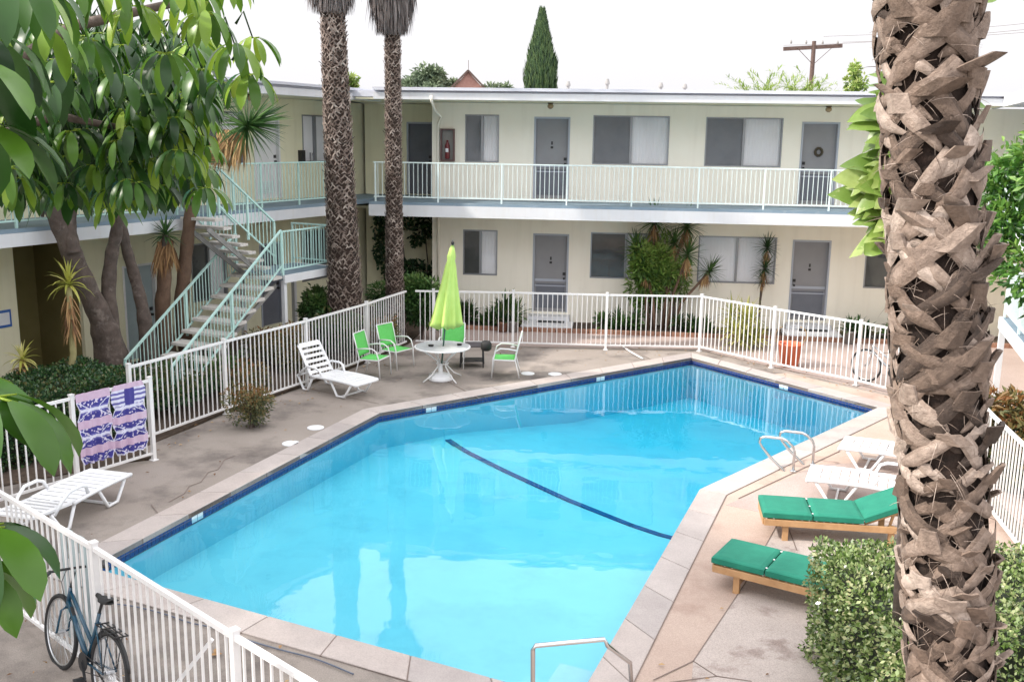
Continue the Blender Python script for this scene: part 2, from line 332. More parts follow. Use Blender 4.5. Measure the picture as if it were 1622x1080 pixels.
lone('brick_edging',s_,M['brick'],'low red brick edging along the planting bed below the back building','edging')
# right hand coloured deck sheets
pk=[at(985,1080)[:2],at(1030,960)[:2],(3.2,13.6),(7.55,18.55),(5.7,21.6),(7.7,19.75),(7.95,19.3),(6.2,9.2),(6.2,3),(1,3)]
pk=[CO[5],CO[4],CO[3],(5.7,21.4),(6.2,21.6),(7.95,19.45),(6.1,9.2),(6.2,3),(-.2,3),(-.2,6.9)]
s_=MB(); s_.prism(pk,-.02,.004); struct('deck_pink_concrete',s_,M['concp'])
def slab(name,pts,m='slab',z=.009): 
    s=MB(); s.prism(pts,-.02,z); return struct(name,s,M[m])
l0=at(1098,1048); l1=at(1180,925); l2=at(1240,815)
slab('deck_slab_pale',[l0[:2],l1[:2],l2[:2],(5.2,13.2),(6.15,12.6),(6.05,9.1),(6.1,3),(1.2,3),(1.75,8.5)])
slab('deck_slab_grey',[at(1150,800)[:2],at(1235,818)[:2],at(1420,850)[:2],(6.4,13.3),(6.9,15.5),(5.0,15.2)],'walk',.0065)
s_=MB()
def crack(pts,wd=.011,z=.013,mb=None):
    for i in range(len(pts)-1):
        a=Vector((pts[i][0],pts[i][1],z));b=Vector((pts[i+1][0],pts[i+1][1],z)); (mb or s_).beam(a,b,wd,.003,up=(0,0,1),ext=.004)
crack([at(1035,1078),l0,l1,l2]); crack([l0,at(1135,1072),at(1190,1080)]); crack([at(1135,1072),at(1060,1082)])
crack([at(1240,815),at(1262,872)],.015)
crack([at(1170,790),at(1262,747),at(1330,715)],.015)
crack([(CO[4][0],CO[4][1]),(CO[5][0],CO[5][1])],.014)
# deck joints on the left side
for a,b in (((150,880),(262,830)),((262,830),(240,800)),((460,610),(600,640)),((700,600),(760,632)),((985,545),(1040,575)),((480,615),(640,560)),((640,560),(820,553))):
    crack([at(*a),at(*b)],.012)
struct('deck_joints',s_,M['joint'])
# wandering crack in the left deck
s_=MB(); pts=[at(u,v) for u,v in ((268,795),(292,782),(300,770),(318,764),(330,748),(345,744),(356,728),(372,722))]; crack(pts,.013,.006,s_); 
pts=[at(u,v) for u,v in ((35,1005),(75,1018),(118,1022))]; crack(pts,.008,-.008,s_); struct('deck_crack',s_,M['joint'])
# ---------------------------------------------------------------- pool
def lineint(p,d,a,b):
    bx,by=b[0]-a[0],b[1]-a[1]; den=d[0]*by-d[1]*bx; t=((a[0]-p[0])*by-(a[1]-p[1])*bx)/den; return (p[0]+d[0]*t,p[1]+d[1]*t)
Q=lineint((2.53,14.34),(-3.77,4.85),POOL[1],POOL[2]); Ep=POOL[4]
zs,zb,zd=-.60,-.70,-.98
A,B,C_,D_,E_,F_=POOL
lerp=lambda a,b,t:(a[0]+(b[0]-a[0])*t,a[1]+(b[1]-a[1])*t)
Cm=lerp(Q,C_,.45); Dm=lerp(E_,D_,.40)
ring=[(A,zs),(B,zb),(Q,zb),(Cm,zd),(C_,zd),(D_,zd),(Dm,zd),(E_,zb),(F_,zs)]
mb=MB(); n=len(ring)
vs=[(p[0],p[1],.0) for p,z in ring]+[(p[0],p[1],z) for p,z in ring]
mb.add(vs,[(i,i+n,(i+1)%n+n,(i+1)%n) for i in range(n)])
mb.add([(p[0],p[1],z) for p,z in ring],[(0,8,1),(1,8,7),(1,7,2),(2,7,6,3),(3,6,5,4)])
plaster=mat('pool_plaster',(.36,.66,.74),(.43,.73,.80),rough=.8,scale=.8,stain=((.33,.62,.71),1.2,.5,.7))
basin=struct('pool_basin',mb,plaster)
# break line stripe on the floor
st=MB(); pp=[at(u,v,-.69) for u,v in ((710,697),(722,705),(742,717),(800,746),(900,792),(1000,832),(1045,847),(1068,853))]
for i in range(len(pp)-1): st.beam(Vector((*pp[i][:2],-.685)),Vector((*pp[i+1][:2],-.685)),.10 if i>0 else .12,.02,up=(0,0,1),ext=.01)
part('floor_stripe',st,M['navy'],basin)
sp=MB(); e=Vector((E_[0]-F_[0],E_[1]-F_[1],0)).normalized(); nr=Vector((A[0]-F_[0],A[1]-F_[1],0)).normalized(); f0=Vector((F_[0],F_[1],0))
for k,zt in ((0,-.3),(1,-.55)):
    L1=.55+.4*k; sp.prism([(f0)[:2],(f0+e*(1.1+.0*k))[:2],(f0+e*1.1+nr*L1)[:2],(f0+nr*L1)[:2]],-1.2,zt)
part('pool_step',sp,plaster,basin)
# tile band
tb=MB(); mk=MB(); backing=MB()
marks=[(0,at(335,812)),(1,at(702,648)),(1,at(963,596)),(2,at(1232,608))]
nP=len(POOL); inn=[Vector((*p,0)) for p in POOL]
for i in range(nP):
    a=inn[i];b=inn[(i+1)%nP];L=(b-a).length;d=(b-a)/L; nrm=Vector((d.y,-d.x,0)) # inward (poly clockwise)
    cen=sum(inn,Vector())/nP
    if (cen-(a+b)/2).dot(nrm)<0: nrm=-nrm
    backing.beam(a+nrm*.004+Vector((0,0,-.09)),b+nrm*.004+Vector((0,0,-.09)),.006,.17,up=(0,0,1))
    k=int(L/.078)
    for j in range(k):
        p=a+d*((j+.5)*L/k)
        if any(mi==i and (p-Vector((*mp[:2],0))).length<.13 for mi,mp in marks): continue
        for zz in (-.052,-.128): tb.box(p+nrm*.009+Vector((0,0,zz)),(L/k-.008,.006,.068),math.atan2(d.y,d.x),rnd(0,1))
    for mi,mp in marks:
        if mi==i:
            t=(Vector((*mp[:2],0))-a).dot(d); p=a+d*t
            for q in (-.062,.062): mk.box(p+nrm*.009+d*q+Vector((0,0,-.085)),(.115,.007,.13),math.atan2(d.y,d.x))
part('tile_backing',backing,M['joint'],basin); part('tile_band',tb,M['navy'],basin); part('depth_marker',mk,M['marker'],basin)
# coping
cp=MB(); jr=MB(); inner=offset(POOL,-.025); outer=CO
for i in range(nP):
    i2=(i+1)%nP; a0,a1=Vector(inner[i]),Vector(inner[i2]); b0,b1=Vector(outer[i]),Vector(outer[i2])
    jr.prism([a0,a1,b1,b0],-.05,.012)
    L=(a1-a0).length; k=max(1,round(L/.92))
    for j in range(k):
        u0=j/k+.006/L*1;u1=(j+1)/k-.006/L*1
        c=[a0.lerp(a1,u0),a0.lerp(a1,u1),b0.lerp(b1,u1),b0.lerp(b1,u0)]
        cp.ct=rnd(0,1); cp.prism([tuple(x) for x in c],-.055,.022)
struct('coping_mortar',jr,M['joint']); cpo=struct('pool_coping',cp,M['coping'])
bv=cpo.modifiers.new('bevel','BEVEL'); bv.width=.008; bv.segments=2
# water: closed volume, rippled surface
wm=bpy.data.materials.new('pool_water'); wm.use_nodes=True; nt=wm.node_tree; N=nt.nodes; L_=nt.links
N.remove(N['Principled BSDF']); gl=N.new('ShaderNodeBsdfGlossy'); gl.inputs['Roughness'].default_value=.015; gl.inputs['Color'].default_value=(1,1,1,1)
tr=N.new('ShaderNodeBsdfTransparent'); fr=N.new('ShaderNodeFresnel'); fr.inputs['IOR'].default_value=1.33
ms=N.new('ShaderNodeMixShader'); bp=N.new('ShaderNodeBump'); tc=N.new('ShaderNodeTexCoord'); nz=N.new('ShaderNodeTexNoise'); nz.inputs['Scale'].default_value=1.6; nz.inputs['Detail'].default_value=2
bp.inputs['Strength'].default_value=.2; bp.inputs['Distance'].default_value=.02
L_.new(tc.outputs['Object'],nz.inputs['Vector']); L_.new(nz.outputs['Fac'],bp.inputs['Height']); L_.new(bp.outputs[0],gl.inputs['Normal'])
L_.new(fr.outputs[0],ms.inputs[0]); L_.new(tr.outputs[0],ms.inputs[1]); L_.new(gl.outputs[0],ms.inputs[2]); L_.new(ms.outputs[0],N['Material Output'].inputs['Surface'])
va=N.new('ShaderNodeVolumeAbsorption'); va.inputs['Color'].default_value=(.10,.885,.975,1); va.inputs['Density'].default_value=.62; L_.new(va.outputs[0],N['Material Output'].inputs['Volume'])
mb=MB(); mb.prism(offset(POOL,.015),-2.2,-.10); struct('water',mb,wm)
# ---------------------------------------------------------------- walls with openings
def wall(mb,F,off,s0,s1,z0,z1,ops,dep=.10):
    S=sorted({s0,s1,*[o[0] for o in ops],*[o[1] for o in ops]}); Z=sorted({z0,z1,*[o[2] for o in ops],*[o[3] for o in ops]})
    for a,b in zip(S,S[1:]):
        for c,d in zip(Z,Z[1:]):
            m=((a+b)/2,(c+d)/2)
            if any(o[0]<m[0]<o[1] and o[2]<m[1]<o[3] for o in ops): continue
            mb.quad(F.P(a,off,c),F.P(b,off,c),F.P(b,off,d),F.P(a,off,d))
    for a,b,c,d in ops:
        i=off-dep
        for q in (((a,off,c),(a,i,c),(a,i,d),(a,off,d)),((b,off,d),(b,i,d),(b,i,c),(b,off,c)),((a,off,d),(a,i,d),(b,i,d),(b,off,d)),((b,off,c),(b,i,c),(a,i,c),(a,off,c))):
            mb.quad(*[F.P(*k) for k in q])
def window(F,off,o,par,left='screen',right='curtain',label=None,split=.5):
    a,b,c,d=o; i=off-.09; fr=MB()
    for q in ((a,b,c,c+.035),(a,b,d-.035,d),(a,a+.035,c+.035,d-.035),(b-.035,b,c+.035,d-.035)): F.box(fr,q[0],q[1],i,off+.012,q[2],q[3])
    m=a+(b-a)*split; F.box(fr,m-.03,m+.03,i,off-.01,c+.035,d-.035)
    sl=MB(); 
    w_=part('window',fr,M['alum'],par,label=label)
    for nm,(x0,x1) in ((left,(a+.035,m-.03)),(right,(m+.03,b-.035))):
        p=MB()
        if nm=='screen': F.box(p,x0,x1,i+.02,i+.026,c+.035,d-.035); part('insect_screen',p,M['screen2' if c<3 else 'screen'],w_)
        else:
            nn_=int((x1-x0)/.05)+2
            for j in range(nn_):   # softly pleated curtain
                u0=x0+(x1-x0)*j/nn_;u1=x0+(x1-x0)*(j+1)/nn_; e0=.006*(j%2);e1=.006*((j+1)%2)
                p.quad(F.P(u0,i-.005+e0,c),F.P(u1,i-.005+e1,c),F.P(u1,i-.005+e1,d),F.P(u0,i-.005+e0,d))
            part('curtain',p,M['curtain'],w_)
        if 1:
            gl_=MB(); gl_.quad(F.P(x0,i+.033,c+.035),F.P(x1,i+.033,c+.035),F.P(x1,i+.033,d-.035),F.P(x0,i+.033,d-.035)); part('pane',gl_,GLASS,w_)
    return w_
gm=bpy.data.materials.new('window_glass'); gm.use_nodes=True; nt=gm.node_tree; N=nt.nodes; N.remove(N['Principled BSDF'])
g1=N.new('ShaderNodeBsdfGlossy'); g1.inputs['Roughness'].default_value=.03; t1=N.new('ShaderNodeBsdfTransparent'); t1.inputs['Color'].default_value=(1,1,1,1); f1=N.new('ShaderNodeFresnel'); f1.inputs['IOR'].default_value=1.5; x1=N.new('ShaderNodeMixShader')
nt.links.new(f1.outputs[0],x1.inputs[0]); nt.links.new(t1.outputs[0],x1.inputs[1]); nt.links.new(g1.outputs[0],x1.inputs[2]); nt.links.new(x1.outputs[0],N['Material Output'].inputs['Surface']); GLASS=gm
def door(F,off,o,par,mt='door',lower='doorlow',label=None,wreath=False,hl=1,frame='dframe',vent=False,bar=True,number=True):
    a,b,c,d=o; i=off-.09; fr=MB()
    for q in ((a,b,d-.05,d),(a,a+.05,c,d-.05),(b-.05,b,c,d-.05)): F.box(fr,q[0],q[1],i-.02,off+.014,q[2],q[3])
    D=part('door',MB_box(F,a+.05,b-.05,i-.04,i,c,d-.05),M[mt],par,label=label)
    part('door_frame',fr,M[frame],D)
    if bar:
        r=MB(); F.box(r,a+.06,b-.06,i,i+.03,c+.86,c+.93); F.box(r,a+.06,b-.06,i,i+.025,c+.72,c+.75); part('door_bar',r,M['dframe'],D)
        l=MB(); F.box(l,a+.10,b-.10,i,i+.012,c+.10,c+.80); part('lower_panel',l,M[lower],D)
    if vent:
        l=MB()
        for k in range(7): F.box(l,a+.2,b-.2,i,i+.02,c+.15+k*.045,c+.175+k*.045)
        part('vent',l,M['aqua'],D)
    h=MB(); x=b-.12 if hl>0 else a+.12
    h.tube([F.P(x,i+.0,c+.95),F.P(x,i+.06,c+.95)],.03,8); F.box(h,x-.04,x+.04,i,i+.02,c+1.04,c+1.12); part('handle',h,M['black'],D)
    if number:
        k=MB(); m=(a+b)/2
        if wreath: 
            k.tube([F.P(m+.09*math.cos(t),i+.03,c+1.38+.10*math.sin(t)) for t in [2*PI*j/10 for j in range(10)]],.035,6,closed=True); part('wreath',k,mat('dark_wreath',(.05,.04,.03),(.1,.09,.05),rough=.9),D)
        else: 
            F.box(k,m-.035,m+.035,i,i+.012,c+1.36,c+1.42); F.box(k,m-.022,m+.022,i,i+.012,c+1.46,c+1.55); part('knocker',k,M['black'],D)
    return D
def MB_box(F,*a): m=MB(); F.box(m,*a); return m
def rail_line(par,F,pts,z,zt,posts,mt='aqua',zbot=None,sp=.118,psz=.04,bs=.014,top=.045):
    """railing along points (s,off) at floor z: top and bottom rail, balusters; posts = list of (s,off)"""
    mb=MB(); zb=z+.13
    for (a,b) in zip(pts,pts[1:]):
        p=F.P(a[0],a[1],0);q=F.P(b[0],b[1],0); up=Vector((0,0,1))
        mb.beam(p+up*zt,q+up*zt,top,.03,up=(0,0,1)); mb.beam(p+up*zb,q+up*zb,.03,.03,up=(0,0,1))
        L=(q-p).length;k=int(L/sp)
        for j in range(1,k): 
            r=p.lerp(q,j/k); mb.beam(r+up*(zb+.014),r+up*(zt-.015),bs,bs,up=(q-p))
    r_=part('railing',mb,M[mt],par)
    for s,o in posts:
        b=MB(); b.beam(F.P(s,o,z+.002),F.P(s,o,zt-.016),psz,psz,up=F.d); part('railing_post',b,M[mt],r_)
    return r_
def soffit_lamp(name,p,label,group='bronze lamps under the walkway ceilings'):
    t=empty(name,p,label,'lamp',group); a=MB(); a.lathe([(.075,0),(.08,-.02),(.06,-.035)],p,12); part('lamp_base',a,M['lampm'],t,smooth=True)
    a=MB(); a.lathe([(.055,-.035),(.085,-.07),(.08,-.12),(.03,-.16)],p,12); part('lamp_shade',a,M['ltan'],t,smooth=True)
# ---------------------------------------------------------------- back building
bb=empty('apartment_building',FB.P(5,0,0),'two storey cream apartment block across the far end of the pool','building')
opU=[(-1.38,-.44,4.42,5.70),(2.12,4.17,4.42,5.72),(5.13,7.15,4.42,5.71)]; dU=[(.52,1.50,3.46,5.66),(7.64,8.62,3.46,5.62)]
opL=[(-1.42,-.45,1.29,2.56),(2.15,4.10,1.30,2.57),(5.10,7.20,1.27,2.55),(9.56,11.6,1.24,2.46)]; dL=[(.55,1.55,.30,2.50),(7.62,8.64,.30,2.50)]
mb=MB(); wall(mb,FB,0,-2.3,14,-.1,ZE-.01,opU+dU+opL+dL)
mb.quad(FB.P(-2.3,0,-.1),FB.P(-2.3,0,ZE-.01),FB.P(-2.3,-2,ZE-.01),FB.P(-2.3,-2,-.1))
part('wall',mb,M['stucco'],bb)
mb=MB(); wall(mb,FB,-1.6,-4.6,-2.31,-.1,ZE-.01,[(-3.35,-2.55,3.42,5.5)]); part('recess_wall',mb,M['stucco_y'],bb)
door(FB,-1.6,(-3.35,-2.55,3.42,5.5),bb,'doorlow',bar=False,number=False,label='dark screen door in the shaded recess beside the corner')
mb=MB(); FB.box(mb,-2.28,14,-7.8,-.25,-.05,ZE-.05); FB.box(mb,-4.7,-2.32,-7.8,-1.78,-.05,ZE-.05); part('interior_mass',mb,M['dark'],bb)
for o,l,r in zip(opU,('screen','screen','screen'),('curtain',)*3): window(FB,0,o,bb,l,r)
window(FB,0,opL[0],bb); window(FB,0,opL[1],bb); w3=window(FB,0,opL[2],bb,'curtain','curtain'); window(FB,0,opL[3],bb)
door(FB,0,dU[0],bb,label='grey upper door with a round black knob'); door(FB,0,dU[1],bb,wreath=True,hl=-1,label='grey upper door with a small dark wreath')
door(FB,0,dL[0],bb,label='dark grey lower door above white steps'); door(FB,0,dL[1],bb,hl=-1,label='grey lower door behind the orange planter')
# deck slab, fascia, edge
mb=MB(); FB.box(mb,-3.62,14,.0,1.74,ZD-.12,ZD); FB.box(mb,-4.6,-2.31,-1.6,-.001,ZD-.12,ZD); part('walkway_deck',mb,M['deckblue'],bb)
mb=MB(); FB.box(mb,-3.66,14,1.742,1.80,3.03,3.325); FB.box(mb,-3.66,-3.61,.9,1.74,3.03,3.325); part('deck_fascia',mb,M['fascia'],bb)
mb=MB(); FB.box(mb,-3.66,14,1.742,1.775,3.327,ZD); part('deck_edge',mb,M['deckblue'],bb)
mb=MB(); FB.box(mb,-3.6,14,.004,1.74,3.10,3.16); FB.box(mb,-4.6,-2.31,-1.59,-.002,3.1,3.16); FB.box(mb,-4.0,12.4,.004,1.70,ZE,ZE+.05); FB.box(mb,-4.6,-2.31,-1.59,-.002,ZE,ZE+.05); part('soffit',mb,M['stucco_y'],bb)
mb=MB(); FB.box(mb,-4.2,12.4,-8,1.72,ZE+.06,ZE+.22); rf=part('roof',mb,M['roof'],bb)
mb=MB(); FB.box(mb,-3.5,12.4,1.722,1.80,ZE,ZE+.17); part('roof_fascia',mb,M['fascia'],bb)
mb=MB(); FB.box(mb,-3.5,12.4,1.66,1.86,ZE+.222,ZE+.30); part('roof_edge',mb,M['roof'],bb)
rail_line(bb,FB,[(-3.55,1.68),(14,1.68)],ZD,4.42,[(s,1.68) for s in (-3.5,-1.83,-.16,1.53,3.2,4.88,6.52,8.14,9.8,11.5)])
mb=MB(); FB.box(mb,-2.3,-2.1,1.5,1.62,ZE-.02,ZE); 
p=[FB.P(-1.98,1.83,ZE+.1),FB.P(-1.98,1.83,ZE-.02),FB.P(-2.0,1.2,ZE-.25),FB.P(-2.05,.06,ZE-.38),FB.P(-2.12,.05,ZE-.6),FB.P(-2.12,.05,.1)]
mb=MB(); mb.tube(p,.035,8); part('downpipe',mb,M['stucco'],bb,smooth=True)
# foundation vents, steps
mb=MB(); FB.box(mb,2.3,2.68,-.02,.012,.08,.22); 
for k in range(3): FB.box(mb,2.32+k*.125,2.42+k*.125,.012,.02,.10,.20)
part('foundation_vent',mb,M['greyinner'],bb)
for i,(s0,s1) in enumerate(((.35,1.75),(7.4,8.85))):
    e=empty('door_step',FB.P((s0+s1)/2,.5,0),('white painted concrete steps below the dark grey lower door','pale concrete steps below the lower door behind the orange planter')[i],'steps','door steps along the back building')
    mb=MB(); FB.box(mb,s0+.12,s1-.12,.002,.42,.0,.24); part('upper_step',mb,M['fascia'],e,bevel=.01); mb=MB(); FB.box(mb,s0,s1,.422,1.28,.031,.13); part('lower_step',mb,M['fascia'],e,bevel=.01)
    mb=MB(); FB.box(mb,s0+.4,s1-.25,.5,.75,.131,.145); part('step_mat',mb,M['rubber'],e)
# extinguisher cabinet
e=empty('extinguisher_cabinet',FB.P(-1.86,.01,4.43),'dark framed fire extinguisher cabinet on the upper wall beside the corner','cabinet')
mb=MB(); 
for q in ((-2.05,-1.66,4.43,4.47),(-2.05,-1.66,5.27,5.31),(-2.05,-2.01,4.47,5.27),(-1.70,-1.66,4.47,5.27)): FB.box(mb,q[0],q[1],.003,.12,q[2],q[3])
part('cabinet_frame',mb,mat('cabinet_brown',(.13,.07,.07),rough=.5),e)
mb=MB(); FB.box(mb,-2.01,-1.70,.003,.012,4.47,5.27); part('cabinet_back',mb,M['greyinner'],e)
mb=MB(); mb.lathe([(.06,0),(.065,.02),(.065,.36),(.03,.44),(.03,.50)],FB.P(-1.86,.075,4.5),12); part('extinguisher',mb,M['red'],e,smooth=True)
mb=MB(); FB.box(mb,-1.90,-1.82,.142,.146,4.68,4.78); part('paper_tag',mb,M['signwhite'],e)
for i,(s,z,l) in enumerate(((.98,ZE,'bronze ceiling lamp above the first grey upper door'),(8.2,ZE,'bronze ceiling lamp above the upper door with a wreath'),(1.0,3.10,'bronze lamp under the walkway above the dark grey lower door'),(8.36,3.10,'bronze lamp under the walkway above the right lower door'))):
    soffit_lamp('ceiling_lamp',FB.P(s,.45,z-.001),l)
# roof vents
for i,(u,v,h_,l) in enumerate(((962,128,.30,'tallest round metal vent on the flat roof'),(900,132,.1,'low metal vent on the roof beside the cypress'),(1047,134,.16,'left one of the pair of small roof vents'),(1085,136,.16,'right one of the pair of small roof vents'))):
    P=atY(u,v,32); e=empty('roof_vent',(P.x,P.y,6.26),l,'vent','metal vents on the back roof'); h2=P.z+.05-6.26
    mb=MB(); mb.tube([(P.x,P.y,6.2),(P.x,P.y,6.26+h2*.8)],.045,8); part('vent_pipe',mb,M['greyinner'],e)
    mb=MB(); mb.lathe([(.075,h2*.75),(.08,h2*.82),(.05,h2)],(P.x,P.y,6.26),10); part('vent_cap',mb,M['greyinner'],e)
# ---------------------------------------------------------------- left wing
lw=empty('apartment_building',FL.P(4,-1.8,0),'shaded cream apartment wing along the left behind the trees','building')
W=-1.8
opW=[(10.48,11.66,4.35,5.62),(6.6,8.15,4.35,5.62)]; dW=[(8.55,9.55,3.44,5.55)]; lowW=[(10.3,11.4,1.1,2.5),(6.2,7.4,1.1,2.5)]; dLW=[(4.15,5.1,.05,2.2),(8.6,9.5,.1,2.3)]; alc=(1.53,3.05,-.1,2.9)
mb=MB(); wall(mb,FL,W,-12,15.2,-.1,ZE-.01,opW+dW+lowW+dLW+[alc],.1)
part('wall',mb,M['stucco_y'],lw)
mb=MB(); a,b,c,d=alc; mb.quad(FL.P(a,W-.1,c),FL.P(a,W-1.4,c),FL.P(a,W-1.4,d),FL.P(a,W-.1,d)); mb.quad(FL.P(b,W-.1,d),FL.P(b,W-1.4,d),FL.P(b,W-1.4,c),FL.P(b,W-.1,c)); mb.quad(FL.P(a,W-1.4,c),FL.P(b,W-1.4,c),FL.P(b,W-1.4,d),FL.P(a,W-1.4,d)); mb.quad(FL.P(a,W-.1,d),FL.P(b,W-.1,d),FL.P(b,W-1.4,d),FL.P(a,W-1.4,d)); part('alcove',mb,M['olive_shade'],lw)
mb=MB(); FL.box(mb,-12,1.5,-9,W-.25,-.05,ZE-.05); FL.box(mb,3.1,15,-9,W-.25,-.05,ZE-.05); FL.box(mb,1.5,3.1,-9,W-1.45,-.05,ZE-.05); part('interior_mass',mb,M['dark'],lw)
window(FL,W,opW[0],lw,'curtain','curtain'); window(FL,W,opW[1],lw,'screen','curtain'); window(FL,W,lowW[0],lw,'screen','screen'); window(FL,W,lowW[1],lw)
door(FL,W,dW[0],lw,'white',bar=False,number=False,vent=True,frame='white',label='white upper door with a louvred vent near the floor'); door(FL,W,dLW[0],lw,'panel',bar=False,number=False,frame='white',label='pale lower door in a white frame behind the tree'); door(FL,W,dLW[1],lw,'doorlow',bar=False,number=False,label='dark screen door behind the stair landing')
# end past the corner where the back deck starts
mb=MB(); FL.box(mb,-12,9.9,W+.001,-.06,ZD-.12,ZD); FL.box(mb,9.9,13.6,W+.001,-.25,ZD-.125,ZD-.005); part('walkway_deck',mb,M['deckblue'],lw)
mb=MB(); FL.box(mb,-12,9.95,-.058,0,3.09,3.325); part('deck_fascia',mb,M['fascia'],lw)
mb=MB(); FL.box(mb,-12,9.95,-.058,-.025,3.327,ZD); part('deck_edge',mb,M['deckblue'],lw)
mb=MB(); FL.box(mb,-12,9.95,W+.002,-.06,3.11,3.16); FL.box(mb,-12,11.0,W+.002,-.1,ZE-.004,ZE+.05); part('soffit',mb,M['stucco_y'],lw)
mb=MB(); FL.box(mb,-12,15.0,-9.2,-.08,ZE+.052,ZE+.21); part('roof',mb,M['roof'],lw)
mb=MB(); FL.box(mb,-12,11.6,-.078,0,ZE-.02,ZE+.15); part('roof_fascia',mb,M['fascia'],lw)
mb=MB(); FL.box(mb,-12,11.5,-.14,.06,ZE+.212,ZE+.275); part('roof_edge',mb,M['roof'],lw)
rail_line(lw,FL,[(5.9,-.12),(9.9,-.12)],ZD,4.43,[(5.9,-.12),(6.84,-.12),(8.2,-.12),(9.85,-.12)],mt='aqua_shade')
rail_line(lw,FL,[(-12,-.12),(4.25,-.12)],ZD,4.43,[(-8,-.12),(-6,-.12),(-4,-.12),(-2,-.12),(-.9,-.12),(.42,-.12),(2.1,-.12),(4.2,-.12)],mt='aqua_shade')
soffit_lamp('ceiling_lamp',FL.P(7.3,-.8,ZE-.006),'bronze ceiling lamp above the white upper door'); soffit_lamp('ceiling_lamp',FL.P(7.4,-.7,3.10),'bronze lamp under the left walkway above the stair landing')
soffit_lamp('ceiling_lamp',FL.P(3.6,-1.0,3.10),'bronze lamp under the left walkway near the dark alcove')
# 12 and its box
e=lone('wall_lantern',MB_box(FL,10.28,10.42,W+.0,W+.14,4.36,4.68),M['black'],'small black wall lantern left of the number on the upper wall','lantern')
e=empty('door_number',FL.P(10.85,W+.1,4.4),'dark number 12 hanging at the upper window of the left wing','number')
cu=bpy.data.curves.new('numeral','FONT'); cu.body='12'; cu.size=.42; cu.extrude=.01; cu.align_x='CENTER'; cu.offset=.008
tmp=bpy.data.objects.new('numeral',cu); COL.objects.link(tmp); dg=bpy.context.evaluated_depsgraph_get(); me=bpy.data.meshes.new_from_object(tmp.evaluated_get(dg)); COL.objects.unlink(tmp); bpy.data.objects.remove(tmp)
def text_mesh(body,size,loc,rot,m,par,name='lettering',ext=.004):
    cu=bpy.data.curves.new('c','FONT'); cu.body=body; cu.size=size; cu.extrude=ext; cu.align_x='CENTER'; t=bpy.data.objects.new('c',cu); COL.objects.link(t)
    bpy.context.view_layer.update(); me=bpy.data.meshes.new_from_object(t.evaluated_get(bpy.context.evaluated_depsgraph_get())); bpy.data.objects.remove(t)
    o=bpy.data.objects.new(name,me); COL.objects.link(o); o.parent=par; o.location=Vector(loc)-WOFF[par.name]; o.rotation_euler=rot; me.materials.clear(); me.materials.append(m); WOFF[o.name]=WOFF[par.name]; return o
text_mesh('12',.34,FL.P(10.85,W+.03,4.38),(PI/2,0,FL.a),M['door'],e,'numeral',.012)
# blue framed sign on the lower wall
e=empty('wall_sign',FL.P(1.2,W+.02,1.5),'small blue framed white sign on the lower left wall','sign')
part('sign_frame',MB_box(FL,.92,1.36,W+.002,W+.025,1.32,1.66),M['signblue'],e); part('sign_face',MB_box(FL,.96,1.32,W+.026,W+.03,1.37,1.61),M['signwhite'],e)
# ---------------------------------------------------------------- right wing
rw=empty('apartment_building',FR.P(4,0,0),'sunlit cream apartment wing at the right edge behind the palm trunk','building')
opR=[(2,3.6,4.4,5.7),(6.5,8.2,4.4,5.7),(2,3.6,1.2,2.5),(6.5,8.2,1.2,2.5)]; dR=[(4.6,5.5,3.46,5.6),(4.6,5.5,.1,2.4)]
mb=MB(); wall(mb,FR,0,-5.5,14,-.1,ZE-.01,opR+dR); part('wall',mb,M['stucco'],rw)
mb=MB(); FR.box(mb,-5.5,14,-8,-.25,-.05,ZE-.05); part('interior_mass',mb,M['dark'],rw)
for o in opR: window(FR,0,o,rw)
for o in dR: door(FR,0,o,rw)
mb=MB(); FR.box(mb,-4.0,14,0.001,1.3,ZD-.12,ZD); part('walkway_deck',mb,M['deckblue'],rw)
mb=MB(); FR.box(mb,-4.0,14,1.302,1.36,3.03,3.32); part('deck_fascia',mb,M['fascia'],rw)
mb=MB(); FR.box(mb,-4.4,14,-8,1.3,ZE+.04,ZE+.24); part('roof',mb,M['roof'],rw)
mb=MB(); FR.box(mb,-4.4,14,1.302,1.36,ZE-.02,ZE+.24); part('roof_fascia',mb,M['fascia'],rw)
rail_line(rw,FR,[(-3.0,1.2),(14,1.2)],ZD,4.42,[(k*1.7,1.2) for k in range(-1,8)])
